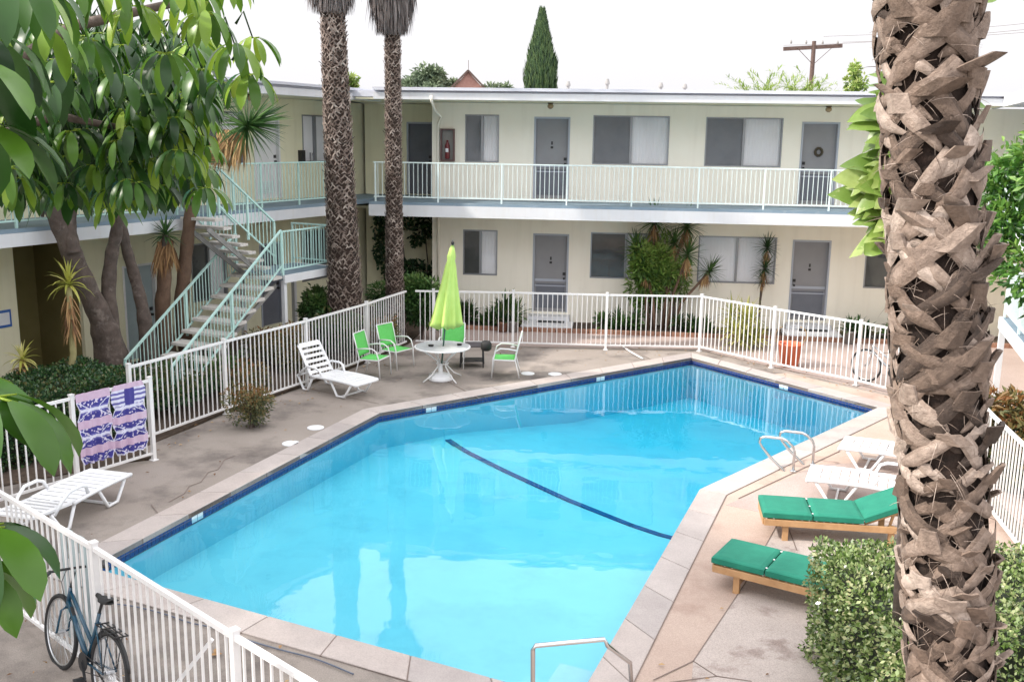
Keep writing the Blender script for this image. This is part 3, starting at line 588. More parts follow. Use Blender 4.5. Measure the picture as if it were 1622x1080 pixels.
# ---------------------------------------------------------------- stairs
def stair_rail(par,F,a,b,drop=.78,sp=.118,posts=True):
    """a,b=(s,off,z top rail)"""
    A_=F.P(*a);B_=F.P(*b); up=Vector((0,0,1)); mb=MB(); mb.beam(A_,B_,.045,.035,up=(0,0,1)); mb.beam(A_-up*drop,B_-up*drop,.03,.03,up=(0,0,1))
    L=(Vector((B_.x,B_.y,0))-Vector((A_.x,A_.y,0))).length;k=int(L/sp)
    for j in range(1,k): r=A_.lerp(B_,j/k); mb.beam(r-up*.015,r-up*(drop-.012),.014,.014,up=F.d)
    r_=part('railing',mb,M['aqua_shade'],par)
    for p in (A_,A_.lerp(B_,.5),B_): 
        q=MB(); q.beam(p-up*.016,p-up*(drop+.16),.042,.042,up=F.d); part('railing_post',q,M['aqua_shade'],r_)
def flight(par,F,s0,s1,z0,z1,oa,ob,n,nm='tread'):
    """open treads from s0,z0 to s1,z1; oa,ob=(off at start, off at end) of both sides"""
    for i in range(n):
        t0=i/n; t1=(i+1)/n; zz=z0+(z1-z0)*(i+1)/(n+.0)
        c=[]; 
        for t,o in ((t0,oa),(t1,oa),(t1,ob),(t0,ob)): c.append(F.P(s0+(s1-s0)*t,o[0]+(o[1]-o[0])*t,0)[:2])
        mb=MB(); mb.prism(c,zz-.06,zz); part(nm,mb,M['step'],par,bevel=.006)
    for o in (oa,ob):
        q=MB(); ins=.08 if o is oa else -.08
        q.beam(F.P(s0,o[0]+ins*2.5,z0-.06),F.P(s1,o[1]+ins*2.5,z1-.22),.04,.10,up=(0,0,1)); part('stringer',q,M['greyinner'],par)
stt=empty('staircase',FL.P(4,.8,0),'outdoor staircase with aqua railings and open concrete treads climbing to the left walkway','staircase')
ZL=2.03
flight(stt,FL,1.7,5.8,0,ZL,(.85,0.0),(2.05,1.30),11)
mb=MB(); FL.box(mb,5.82,7.75,-.05,1.3,ZL-.10,ZL); part('landing',mb,M['deckblue'],stt)
mb=MB(); FL.box(mb,5.82,7.8,1.302,1.35,ZL-.16,ZL+.01); FL.box(mb,7.752,7.8,-.05,1.3,ZL-.16,ZL+.01); part('landing_fascia',mb,M['fascia'],stt)
for s,o in ((5.9,1.25),(7.7,1.25),(7.7,0.05),(5.9,.05)):
    mb=MB(); mb.beam(FL.P(s,o,0),FL.P(s,o,ZL-.1),.09,.09,up=FL.d); part('landing_post',mb,M['fascia'],stt)
flight(stt,FL,5.8,4.1,ZL,ZD-.02,(.05,.06),(1.0,1.02),7)
stair_rail(stt,FL,(1.7,.9,.88),(5.8,0,2.90)); stair_rail(stt,FL,(1.7,2.1,.90),(5.84,1.26,3.03))
rail_line(stt,FL,[(5.86,1.27),(7.74,1.2)],ZL,3.0,[(5.86,1.27),(7.74,1.2)],sp=.1,mt='aqua_shade'); rail_line(stt,FL,[(7.74,1.2),(7.74,0)],ZL,3.0,[(7.74,0.02)],mt='aqua_shade')
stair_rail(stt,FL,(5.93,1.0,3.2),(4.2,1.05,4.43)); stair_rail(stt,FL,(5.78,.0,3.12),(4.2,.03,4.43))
# right stair landing seen beside the palm trunk
str_=empty('staircase',(9.0,17.5,0),'aqua railed stair landing at the right edge beside the bright tree','staircase')
FS_=Fr((8.55,16.6),71.3)
mb=MB(); FS_.box(mb,-2.4,1.1,0,1.25,ZL-.13,ZL); part('landing',mb,M['deckblue'],str_)
mb=MB(); FS_.box(mb,-2.4,1.1,-.05,-.002,ZL-.2,ZL+.01); FS_.box(mb,1.102,1.15,-.05,1.25,ZL-.2,ZL+.01); part('landing_fascia',mb,M['fascia'],str_)
for s,o in ((1.05,.02),(-2.3,.02),(1.05,1.2)):
    mb=MB(); mb.beam(FS_.P(s,o,0),FS_.P(s,o,ZL-.13),.1,.1,up=FS_.d); part('landing_post',mb,M['fascia'],str_)
rail_line(str_,FS_,[(-2.35,.03),(1.08,.03)],ZL,3.0,[(-2.35,.03),(1.08,.03),(-.6,.03)]); rail_line(str_,FS_,[(1.08,.03),(1.08,1.2)],ZL,3.0,[(1.08,1.2)])
flight(str_,FS_,-5.6,-2.42,0,ZL,(0.02,.02),(1.2,1.2),10)
# ---------------------------------------------------------------- pool fences
def fence(label,pts,posts,group='white metal fences around the pool',H=1.40,sp=.118,zb=.12,pk=.018,mt='fence',pw=.06,braces=None,endcap=True):
    e=empty('pool_fence',(pts[0][0],pts[0][1],0),label,'fence',group)
    up=Vector((0,0,1))
    for a,b in zip(pts,pts[1:]):
        a=Vector((a[0],a[1],0));b=Vector((b[0],b[1],0)); L=(b-a).length;k=max(2,int(L/sp)); mb=MB()
        mb.beam(a+up*(H-.03),b+up*(H-.03),.042,.042,up=(0,0,1)); mb.beam(a+up*zb,b+up*zb,.035,.035,up=(0,0,1))
        for j in range(1,k): r=a.lerp(b,j/k); mb.beam(r+up*(zb+.016),r+up*(H-.05),pk,pk,up=b-a)
        part('fence_panel',mb,M[mt],e)
    for i,p in enumerate(posts):
        q=min(range(len(pts)-1),key=lambda k:abs((Vector(pts[k])-Vector(p)).length+(Vector(pts[k+1])-Vector(p)).length-(Vector(pts[k+1])-Vector(pts[k])).length))
        d=Vector((pts[q+1][0]-pts[q][0],pts[q+1][1]-pts[q][1],0))
        mb=MB(); x=Vector((p[0],p[1],0)); mb.beam(x,x+up*(H+.02),pw,pw,up=d); 
        a0=math.atan2(d.y,d.x); mb.box(x+up*(H+.028),(pw+.012,pw+.012,.016),a0); mb.box(x+up*.008,(pw+.05,pw+.05,.012),a0)
        part('fence_post',mb,M[mt],e)
    return e
nf=[(-7.6,11.75),(-5.34,9.78),(-3.8,8.43),(-2.07,6.85),(-1.0,5.9),(.2,4.9)]
fence('near white pool fence in front of the bicycle',nf,[nf[0],nf[2],nf[3],nf[4],(-5.4,9.83)][0:4])
fence('white fence section carrying the two striped towels',[(-7.05,12.75),(-6.38,13.8),(-5.66,14.93)],[(-6.38,13.8),(-5.66,14.93),(-7.05,12.75)],H=1.33)
fence('long white fence in front of the stairs along the left planting bed',[(-6.2,15.5),(-5.27,17.6),(-4.22,19.75),(-3.3,21.96),(-2.62,23.9)],[(-6.2,15.5),(-5.27,17.6),(-4.22,19.75),(-3.3,21.96)])
fence('white fence parallel to the back building behind the lime umbrella',[(-2.4,23.98),(.02,23.95),(2.31,23.8),(4.63,23.79)],[(.02,23.95),(2.31,23.8),(-1.95,23.97)])
fence('white fence angling from the far corner in front of the orange planter',[(4.63,23.79),(5.98,22.1),(7.4,20.55),(8.05,19.5)],[(4.63,23.79),(5.98,22.1),(7.4,20.55)])
fence('white fence at the far right running towards the camera',[(8.1,19.35),(7.4,16.2),(6.78,13.35),(6.42,11.4),(6.2,9.5),(6.1,7.2)],[(8.1,19.35),(7.4,16.2),(6.44,11.5),(6.2,9.5)])
# brace and pale panel at the near fence
mb=MB(); a=at(272,1092,.02);b=at(336,1012,.55); mb.beam(a,b,.035,.035); lone('fence_brace',mb,M['fence'],'short white diagonal brace bar behind the near fence','brace bar',origin=a)
mb=MB(); p0=Vector((-4.05,8.80,0));d=Vector((-.75,.66,0)).normalized(); q0=p0+d*.62; nn=Vector((.66,.75,0))*.04
for k in range(5):
    a=p0.lerp(q0,k/5)+Vector((0,0,.05)); b=p0.lerp(q0,(k+.88)/5)+Vector((0,0,.05)); mb.beam(a.lerp(b,.5)+nn*(1+k%2*.4),a.lerp(b,.5)+nn*(1+k%2*.4)+Vector((0,0,1.2)),(b-a).length,.012,up=nn)
lone('leaning_panel',mb,M['panel'],'pale grey green slatted board standing against the near fence behind the bicycle','board',origin=p0)
# hose on the deck
def ground_line(name,px,r,m,label,cat,z=None):
    mb=MB(); pts=[at(u,v,0)+Vector((0,0,(z or r)+.012)) for u,v in px]
    sm=[]
    for i in range(len(pts)-1):
        p0=pts[max(0,i-1)];p1=pts[i];p2=pts[i+1];p3=pts[min(len(pts)-1,i+2)]
        for k in range(5):
            t=k/5; sm.append(.5*((2*p1)+(-p0+p2)*t+(2*p0-5*p1+4*p2-p3)*t*t+(-p0+3*p1-3*p2+p3)*t**3))
    sm.append(pts[-1]); mb.tube(sm,r,6); return lone(name,mb,m,label,cat,smooth=True,origin=pts[0])
ground_line('hose',[(178,958),(215,963),(262,975),(300,988),(345,998),(380,1012),(440,1030),(500,1046),(560,1070)],.008,M['hose'],'thin blue grey hose lying on the deck behind the near fence','hose')
ground_line('pole',[(984,549),(1000,560),(1018,570)],.02,M['fence'],'short white pole lying on the deck before the back fence','pole')
mb=MB(); p=at(334,1040,0)+Vector((0,0,.02)); mb.leaf(p,(1,.3,0.02),(0,0,1),.11,.07,.05); mb.leaf(p+Vector((.03,.03,.01)),(.2,1,.05),(0,0,1),.09,.06,.05); lone('fallen_leaf',mb,M['dry'],'yellow fallen leaf on the deck behind the near fence','leaf',origin=p)
for i,(u,v,l) in enumerate(((461,703,'white round skimmer lid nearer the shrub on the left deck'),(500,678,'white round skimmer lid farther from the shrub on the left deck'),(836,592,'pale lid left of the pair near the patio table'),(879,593,'pale lid right of the pair near the patio table'),(1100,620,''))[:4]):
    p=at(u,v,0); e=empty('deck_lid',p,l,'lid','round lids set in the pool deck'); mb=MB(); mb.lathe([(.15,.002),(.15,.016),(.12,.022)],p,18); part('lid_ring',mb,M['plastic'],e,smooth=False); mb=MB(); mb.lathe([(.10,.0222),(.10,.028)],p,18); part('lid_cover',mb,M['plastic'],e)
# ---------------------------------------------------------------- towels
def towel(label,a,b,drop,cols,seed,bump=0,zz=1.35):
    a=Vector((*a,0));b=Vector((*b,0)); d=(b-a).normalized(); n=Vector((d.y,-d.x,0)); n=n if n.x>0 else -n; L=(b-a).length
    mb=MB(); nx,nz=60,96
    def w(x): return .02*math.sin(x*19+seed)+.014*math.sin(x*37+seed*2)
    nh=2.6 if seed<3 else 3.0
    def v_(zt): return abs(((zt*nh+(.35 if seed<3 else .0))%1)-.5)*2
    for j in range(nz+1):
        zt=j/nz; hw=1-.20*max(0,(v_(zt)-.35)/.65)
        for i in range(nx+1):
            x=i/nx; mb.v.append(tuple(a+d*(L*(.5+(x-.5)*hw))+n*(.045+w(x)*(.2+zt))+Vector((0,0,zz-drop*zt))))
    for j in range(nz):
        for i in range(nx):
            zt=(j+.5)/nz; x=(i+.5)/nx; v=v_(zt); hx_=abs(x-.5)*2; t=.05
            if v<.30: t=.60 if x<.55 or seed<3 else .72
            elif v>.90 or hx_>.95: t=1.0
            else:
                t=.0 if v<.8 else .25
                if abs(hx_-(1.25-v))<.05: t=1.0
                if noise.noise(Vector((x*14,zt*30,seed)))>.32: t=.9
            if seed>3 and zt<.30: t=(.62 if zt<.07 else (1.0 if (zt*30)%2<1.15 else .22)) if abs(x-.52)>.14 or zt<.07 else .02
            mb.f.append((j*(nx+1)+i,(j+1)*(nx+1)+i,(j+1)*(nx+1)+i+1,j*(nx+1)+i+1)); mb.t.append(t)
    tm=mat('towel_cloth',(.92,.92,.92),(1,1,1),rough=.95,scale=30,bump=.3,bscale=90,tint=[(.055,.05,.27),(.16,.15,.42),(.58,.40,.55),(.66,.52,.66),(.70,.70,.84)])
    o=lone('beach_towel',mb,tm,label,'towel','patterned towels on the fence',origin=a); s=o.modifiers.new('thickness','SOLIDIFY'); s.thickness=.008
towel('smaller left purple and pink patterned towel hanging on the fence',(-6.36,13.84),(-6.06,14.31),1.08,None,1.2)
towel('larger right purple and pink striped towel hanging on the fence',(-6.05,14.33),(-5.72,14.84),1.10,None,4.1)
# ---------------------------------------------------------------- white plastic loungers
def lounger(name,label,back=0.0,group='white plastic sun loungers'):
    """local: foot end at x=0, head at x=1.9; width along y"""
    e=empty(name,(0,0,0),label,'lounger',group,world=False)
    W=.33; H=.33
    def prof(x): # gentle body curve
        return H+.015*math.sin((x-.1)*3.0)
    fr=MB(); bx=1.22
    for s in (-1,1):
        pts=[(x,s*W,prof(x)) for x in [i*.1 for i in range(13)]]; fr.tube([(0.02,s*(W-.08),prof(0)-.01)]+[(x,y,z) for x,y,z in pts],.028,8)
    fr.tube([(0.0,y*W/4,prof(0)-.012) for y in range(-4,5)],.034,8)
    part('side_frame',fr,M['plastic'],e,smooth=True)
    sl=MB(); k=9
    for i in range(k):
        x0=.04+i*(bx-.04)/k; x1=x0+(bx-.04)/k-.022
        sl.add([(x0,-W,prof(x0)+.012),(x1,-W,prof(x1)+.012),(x1,W,prof(x1)+.012),(x0,W,prof(x0)+.012),(x0,-W,prof(x0)-.012),(x1,-W,prof(x1)-.012),(x1,W,prof(x1)-.012),(x0,W,prof(x0)-.012)],[(0,1,2,3),(7,6,5,4),(0,4,5,1),(1,5,6,2),(2,6,7,3),(3,7,4,0)])
    sl.beam((0,0,prof(0)),(bx,0,prof(bx)),.05,.02,up=(0,0,1)); part('seat_slats',sl,M['plastic'],e)
    ca,sa=math.cos(back),math.sin(back); bl=MB(); Lb=.68
    def bp(x,y,h=0): return (bx+x*ca-h*sa, y, prof(bx)+.01+x*sa+h*ca)
    for s in (-1,1): bl.beam(bp(0,s*(W-.03)),bp(Lb,s*(W-.05)),.06,.03,up=bp(0,0,1))
    for i in range(6):
        a=.03+i*.115; wd=(.06 if i<5 else .10); bl.beam(bp(a,0),bp(a+wd,0),2*W-.12,.022,up=(0,0,1) if back<.5 else (-1,0,0.3)) if False else bl.add([bp(a,-W+.05,.012),bp(a+wd,-W+.05,.012),bp(a+wd,W-.05,.012),bp(a,W-.05,.012),bp(a,-W+.05,-.01),bp(a+wd,-W+.05,-.01),bp(a+wd,W-.05,-.01),bp(a,W-.05,-.01)],[(0,1,2,3),(7,6,5,4),(0,4,5,1),(1,5,6,2),(2,6,7,3),(3,7,4,0)])
    part('backrest',bl,M['plastic'],e)
    for s in (-1,1):   # V shaped front legs and rear legs, loop arms
        lg=MB(); y=s*(W-.02); lg.tube([(.10,y,H-.01),(.30,y,.03),(.50,y,.03),(.68,y,H)],.024,8); part('leg',lg,M['plastic'],e,smooth=True)
        lg=MB(); lg.tube([(1.15,y,H),(1.30,y*1.04,.03),(1.42,y*1.04,.03),(1.60,y,H-.02)],.024,8); part('leg',lg,M['plastic'],e,smooth=True)
        am=MB(); am.tube([(.88,y,H),(.95,y*1.1,H+.15),(1.05,y*1.12,H+.19),(1.28,y*1.12,H+.19),(1.42,y*1.08,H+.10),(1.55,y*1.02,H-.04)],.024,8); part('armrest',am,M['plastic'],e,smooth=True)
    lg=MB(); lg.beam((.40,-W+.02,.03),(.40,W-.02,.03),.03,.03); part('cross_bar',lg,M['plastic'],e); lg=MB(); lg.beam((1.55,-W,H-.02),(1.55,W,H-.02),.035,.03); part('cross_bar',lg,M['plastic'],e)
    return e
def ang(a,b): return math.atan2(b[1]-a[1],b[0]-a[0])
L1=lounger('sun_lounger','white plastic lounger lying flat beside the near fence and the towels',R(4)); 
foot=Vector((-5.72,13.42,0)); head=Vector((-6.12,11.9,0)); L1.location=foot; L1.rotation_euler=(0,0,ang(foot,head))
L2=lounger('sun_lounger','white plastic lounger with its slatted back raised, left of the green chairs',R(58))
f2=at(582,613,.0); f2=at(580,605,.33); h2=at(515,592,.33); L2.location=(f2.x,f2.y,0); L2.rotation_euler=(0,0,ang(f2,h2))
L3=lounger('sun_lounger','white plastic lounger farther from the camera on the right deck',R(25))
f3=(at(1325,710,.34)+at(1345,690,.34))/2; a3=(at(1420,728,.34)+at(1425,698,.34))/2; L3.location=(f3.x,f3.y,0); L3.rotation_euler=(0,0,ang(f3,a3))
L4=lounger('sun_lounger','white plastic lounger directly behind the green cushioned lounger on the right deck',R(25))
f4=(at(1273,758,.34)+at(1293,737,.34))/2; a4=(at(1400,784,.34)+at(1412,745,.34))/2; L4.location=(f4.x,f4.y,0); L4.rotation_euler=(0,0,ang(f4,a4))
for i,p in enumerate((f3,a3,f4,a4,f2,h2)): print('L',i,p)
# ---------------------------------------------------------------- wooden loungers with green cushions
def teak(label,back=R(24)):
    e=empty('wooden_lounger',(0,0,0),label,'lounger','wooden loungers with green cushions',world=False); W=.32
    fr=MB()
    for s in (-1,1): fr.beam((.02,s*W,.26),(1.95,s*W,.26),.035,.085,up=(0,0,1))
    fr.beam((.02,-W+.018,.26),(.02,W-.018,.26),.035,.085,up=(0,0,1)); fr.beam((1.95,-W+.018,.26),(1.95,W-.018,.26),.035,.085,up=(0,0,1)); fr.beam((.30,-W+.03,.10),(.30,W-.03,.10),.03,.04,up=(0,0,1))
    part('frame',fr,M['wood'],e,bevel=.004)
    sl=MB()
    for i in range(13): x=.10+i*.09; sl.beam((x,-W+.02,.295),(x,W-.02,.295),.065,.018,up=(0,0,1))
    part('slats',sl,M['wood'],e)
    for x in (.30,1.62):
        for s in (-1,1): lg=MB(); lg.beam((x,s*(W-.045),.0),(x,s*(W-.045),.30),.075,.05,up=(0,1,0)); part('leg',lg,M['wood'],e,bevel=.004)
    bf=MB(); ca,sa=math.cos(back),math.sin(back)
    for s in (-1,1): bf.beam((1.28,s*(W-.06),.30),(1.28+.7*ca,s*(W-.06),.30+.7*sa),.035,.03)
    bf.beam((1.6,-W+.1,.25),(1.28+.4*ca,-W+.1,.30+.38*sa),.03,.03); bf.beam((1.6,W-.1,.25),(1.28+.4*ca,W-.1,.30+.38*sa),.03,.03)
    part('back_frame',bf,M['wood'],e)
    def pillow(x0,x1,tilt=0,ox=0,oz=0):
        mb=MB(); nx,ny=9,7; T=.105; ca,sa=math.cos(tilt),math.sin(tilt); lo=-W-.015; hi=W+.015; r_=.03
        U=[0,.25,1,3,5,7,9,11,11.75,12]; U=[u/12 for u in U]
        vs=[];ids={}
        def Pt(u,v,side):
            x=x0+(x1-x0)*u; y=lo+(hi-lo)*v; du=min(u,1-u)*(x1-x0); dv=min(v,1-v)*(hi-lo); e_=min(1,du/r_)*min(1,dv/r_)
            ins=0; h=T/2+side*(T/2-.022*(1-e_)+.010*math.sin(u*PI)*math.sin(v*PI)); return (ox+x*ca-h*sa,y,oz+x*sa+h*ca)
        k=len(U)
        for side in (1,-1):
            for u in U:
                for v in U: vs.append(Pt(u,v,side))
        fs=[]
        for i in range(k-1):
            for j in range(k-1):
                q=(i*k+j,(i+1)*k+j,(i+1)*k+j+1,i*k+j+1); fs.append(q); fs.append(tuple(a+k*k for a in q[::-1]))
        for i in range(k-1):
            for a,b in (((i)*k,(i+1)*k),((i+1)*k+k-1,i*k+k-1),(i+1,i),((k-1)*k+i,(k-1)*k+i+1)): fs.append((b,a,a+k*k,b+k*k))
        mb.add(vs,fs); return mb
    z=.305
    for a,b in ((.0,.62),(.635,1.26)): part('cushion',pillow(a,b,0,0,z),M['cushion'],e)
    part('cushion',pillow(.01,.66,back,1.28,z+.01),M['cushion'],e)
    bt=MB()
    for x in (.63,1.27):
        for y in (-W+.05,0,W-.05): bt.lathe([(.008,.0),(.014,.006),(.006,.012)],(x,y,z+.085),8)
    part('tie_button',bt,M['white'],e)
    return e
T1=teak('green cushioned wooden lounger nearer the white loungers, its raised back behind the palm trunk')
t1=Vector((3.52,12.40,0)); t1.x=3.34; T1.location=t1; T1.rotation_euler=(0,0,math.atan2(-.14,.99))
T2=teak('nearest wooden lounger with a green cushion, half hidden by the clipped hedge'); T2.location=Vector((2.52,10.93,0)); T2.rotation_euler=(0,0,math.atan2(-.53,.84))
# ---------------------------------------------------------------- patio set
def patio_chair():
    e=empty('patio_chair',(0,0,0),'x','chair','green patio chairs around the table',world=False); W=.26
    for s in (-1,1):
        fr=MB(); y=s*W
        fr.tube([(-.30,y,.012),(-.24,y,.25),(-.20,y,.42),(-.25,y*1.0,.65),(-.33,y,.95)],.014,8); part('back_leg',fr,M['white'],e,smooth=True)
        fr=MB(); fr.tube([(.30,y*1.08,.012),(.27,y*1.1,.45),(.22,y*1.1,.60),(.12,y*1.1,.66),(-.05,y*1.1,.655),(-.25,y*1.02,.62)],.015,8); part('arm',fr,M['white'],e,smooth=True)
    fr=MB(); fr.beam((-.20,-W,.40),(-.20,W,.40),.025,.02); fr.beam((.26,-W,.41),(.26,W,.41),.025,.02)
    for s in (-1,1): fr.beam((-.21,s*W,.40),(.26,s*W,.41),.025,.02)
    fr.beam((-.33,-W,.95),(-.33,W,.95),.022,.022); part('seat_frame',fr,M['white'],e)
    mb=MB()
    n=8
    for i in range(n):
        for k in (0,1):
            pass
    def sheet(P,nn=8):
        vs=[];fs=[]
        for i in range(nn+1):
            for j in range(5): vs.append(P(i/nn,j/4))
        for i in range(nn):
            for j in range(4): fs.append((i*5+j,(i+1)*5+j,(i+1)*5+j+1,i*5+j+1))
        m=MB(); m.add(vs,fs); return m
    st=sheet(lambda u,v:(-.19+.44*u,(v-.5)*2*(W-.012),.425-.03*math.sin(u*PI)*math.sin(v*PI)))
    o=part('seat',st,M['sling'],e,smooth=True); s=o.modifiers.new('thickness','SOLIDIFY'); s.thickness=.008
    st=sheet(lambda u,v:(-.205-.125*u-.02*math.sin(v*PI),(v-.5)*2*(W-.012),.46+.49*u)); o=part('backrest',st,M['sling'],e,smooth=True); s=o.modifiers.new('thickness','SOLIDIFY'); s.thickness=.008
    return e
ch=patio_chair()
tc_=Vector((-1.48,20.52,0))
cs=[((-3.0,20.75),'green sling chair directly behind the raised white lounger, leftmost of the four'),((-2.62,21.65),'second green sling chair from the left, turned towards the table by the fence'),((-1.35,21.75),'green sling chair behind the lime umbrella pole'),((-.12,20.95),'green sling chair right of the table seen from its side')]
for i,(p,l) in enumerate(cs):
    rz=math.atan2(tc_.y-p[1],tc_.x-p[0]); rz={0:R(-18),1:R(-35),2:R(-92),3:R(178)}[i]
    place(ch,Vector((p[0],p[1],.0)),rz,l,first=(i==0))
t=empty('patio_table',tc_,'round white patio table with a glass top around the umbrella pole','table')
mb=MB(); mb.lathe([(.57,.70),(.60,.705),(.60,.725),(.57,.73)],tc_,40); part('table_rim',mb,M['white'],t,smooth=False)
mb=MB(); mb.lathe([(.035,.731),(.568,.731),(.568,.737),(.035,.737)],tc_,40); part('table_top',mb,mat('frosted_top',(.50,.52,.54),(.58,.60,.62),rough=.15,scale=3),t)
for k in range(4):
    a=R(40+90*k); c,s=math.cos(a),math.sin(a); mb=MB(); mb.tube([tc_+Vector((c*.50,s*.50,.70)),tc_+Vector((c*.12,s*.12,.42)),tc_+Vector((c*.12,s*.12,.30)),tc_+Vector((c*.30,s*.30,.12)),tc_+Vector((c*.50,s*.50,.015))],.015,8); part('table_leg',mb,M['white'],t,smooth=True)
mb=MB(); mb.tube([tc_+Vector((.13*math.cos(x*PI/6),.13*math.sin(x*PI/6),.36)) for x in range(12)],.012,6,closed=True); part('leg_ring',mb,M['white'],t)
for p,l,s_ in ((Vector((-1.72,20.45,.738)),'dark round ashtray on the patio table nearer the left side',.05),(Vector((-1.12,20.6,.738)),'small dark dish on the patio table right of the pole',.045)):
    mb=MB(); mb.lathe([(s_,0),(s_*1.3,.03),(s_*1.15,.03),(s_*.9,.008)],p,14); lone('ashtray',mb,M['dark'],l,'ashtray',smooth=True,origin=p)
# umbrella
ub=Vector((-1.52,20.5,0)); tp=atY(717,384,20.5); axis=(tp-ub)
u_=empty('patio_umbrella',ub,'closed lime green parasol standing through the patio table','parasol')
mb=MB(); mb.tube([ub+axis*.0+Vector((0,0,.06)),ub+axis*.985],.019,10); part('pole',mb,mat('pole_green_grey',(.05,.11,.09),rough=.4),u_,smooth=True)
mb=MB(); mb.lathe([(.26,0.001),(.27,.03),(.24,.10),(.12,.15),(.05,.17),(.045,.34),(.03,.36)],ub,20); part('base',mb,M['plastic'],u_,smooth=True)
mb=MB(); zt=tp.z; zb_=1.17
prof=[(.03,zt-.06),(.055,zt-.12),(.10,zt-.3),(.085,zt-.38),(.12,zt-.50),(.17,zt-.85),(.23,zt-1.2),(.30,zb_+.12),(.33,zb_),(.20,zb_+.02)]
n=48; vs=[]
for r_,z in prof:
    k=(zt-z)/(zt-zb_); c=ub+axis*(z/zt); r_*=.9
    for j in range(n):
        a=2*PI*j/n; f=1+.30*k*math.cos(8*a+.6*k)+.08*k*math.cos(5*a); vs.append((c.x+r_*f*math.cos(a),c.y+r_*f*math.sin(a),z+(.05*math.cos(8*a+1) if z<zb_+.05 else 0)))
mb.add(vs,[(i*n+j,i*n+(j+1)%n,(i+1)*n+(j+1)%n,(i+1)*n+j) for i in range(len(prof)-1) for j in range(n)]+[tuple(range(n))])
part('canopy',mb,M['lime'],u_,smooth=True)
mb=MB(); mb.lathe([(.02,-.06),(.03,-.03),(.035,.0),(.02,.03),(.008,.05)],tp,10); part('finial',mb,M['black'],u_,smooth=True)
# dark side table and bag
p=at(748,545,.5); p.z=0; e=empty('side_table',p,'small dark square side table between the lime umbrella and the right chair','table')
mb=MB(); mb.box(p+Vector((0,0,.49)),(.62,.5,.03),.1); part('table_top',mb,mat('dark_table',(.05,.045,.05),(.08,.07,.08),rough=.5),e,bevel=.005)
for a,b in ((-1,-1),(1,-1),(1,1),(-1,1)): mb=MB(); mb.beam(p+Vector((a*.26,b*.2,0.0)),p+Vector((a*.24,b*.19,.475)),.03,.03); part('leg',mb,M['black'],e)
mb=MB(); mb.box(p+Vector((0,0,.14)),(.5,.4,.02),.1); part('lower_shelf',mb,M['black'],e)
p=Vector((-.55,20.85,.0)); p=at(770,554,.52)
mb=MB(); mb.lathe([(.03,.1),(.085,.11),(.12,.06),(.12,-.06),(.08,-.10)],p,14); o=lone('bag',mb,M['rubber'],'small black bag on the corner of the dark side table','bag',smooth=True,origin=p); o.location.z=.505+.10
# ---------------------------------------------------------------- handrails
def handrail(par,pts,r=.022): 
    mb=MB(); mb.tube(pts,r,10); part('rail_tube',mb,M['chrome'],par,smooth=True)
h=empty('pool_handrail',at(1256,748),'pair of curved steel ladder rails at the deep right side of the pool','handrail')
for (bx,by),(tx,ty),(fx,fy),lo in (((1256,748),(1254,704),(1208,690),None),((1287,738),(1290,690),(1238,678),None)):
    b=at(bx,by); d=Vector((-.93,.36,0)).normalized()
    # posts stand on the deck, arch over the coping and come back down into the water
    U_=Vector((0,0,1)); pts=[b,b+U_*.34,b+U_*.42+d*.03,b+U_*.50+d*.12,b+U_*.53+d*.20,b+U_*.53+d*.46,b+d*.53+U_*.50,b+d*.55+U_*.43,b+d*.50+U_*.35,b+d*.36+U_*.20,b+d*.20+U_*.06,b+d*.14+U_*.0,b+d*.12-U_*.04]
    handrail(h,pts)
    mb=MB(); mb.lathe([(.05,.012),(.05,.03),(.03,.04)],b,12); part('flange',mb,M['chrome'],h)
h=empty('pool_handrail',at(1010,1075),'bent steel handrail over the steps in the near right corner of the pool','handrail')
b=Vector((1.12,8.35,.0)); t1=at(957,1012,.86); t2=at(848,1022,.86)
handrail(h,[b+Vector((.05,-.05,0)),b+Vector((.02,0,.35)),t1+Vector((.03,-.02,-.05)),t1,t1.lerp(t2,.5),t2,t2+Vector((-.02,0,-.04)),Vector((t2.x-.01,t2.y+.02,.3)),Vector((t2.x,t2.y+.03,-.6))],.021)
mb=MB(); mb.lathe([(.03,-.03),(.034,-.0),(.03,.03)],(t2.x-.01,t2.y+.02,.42),10); part('collar',mb,M['black'],h)
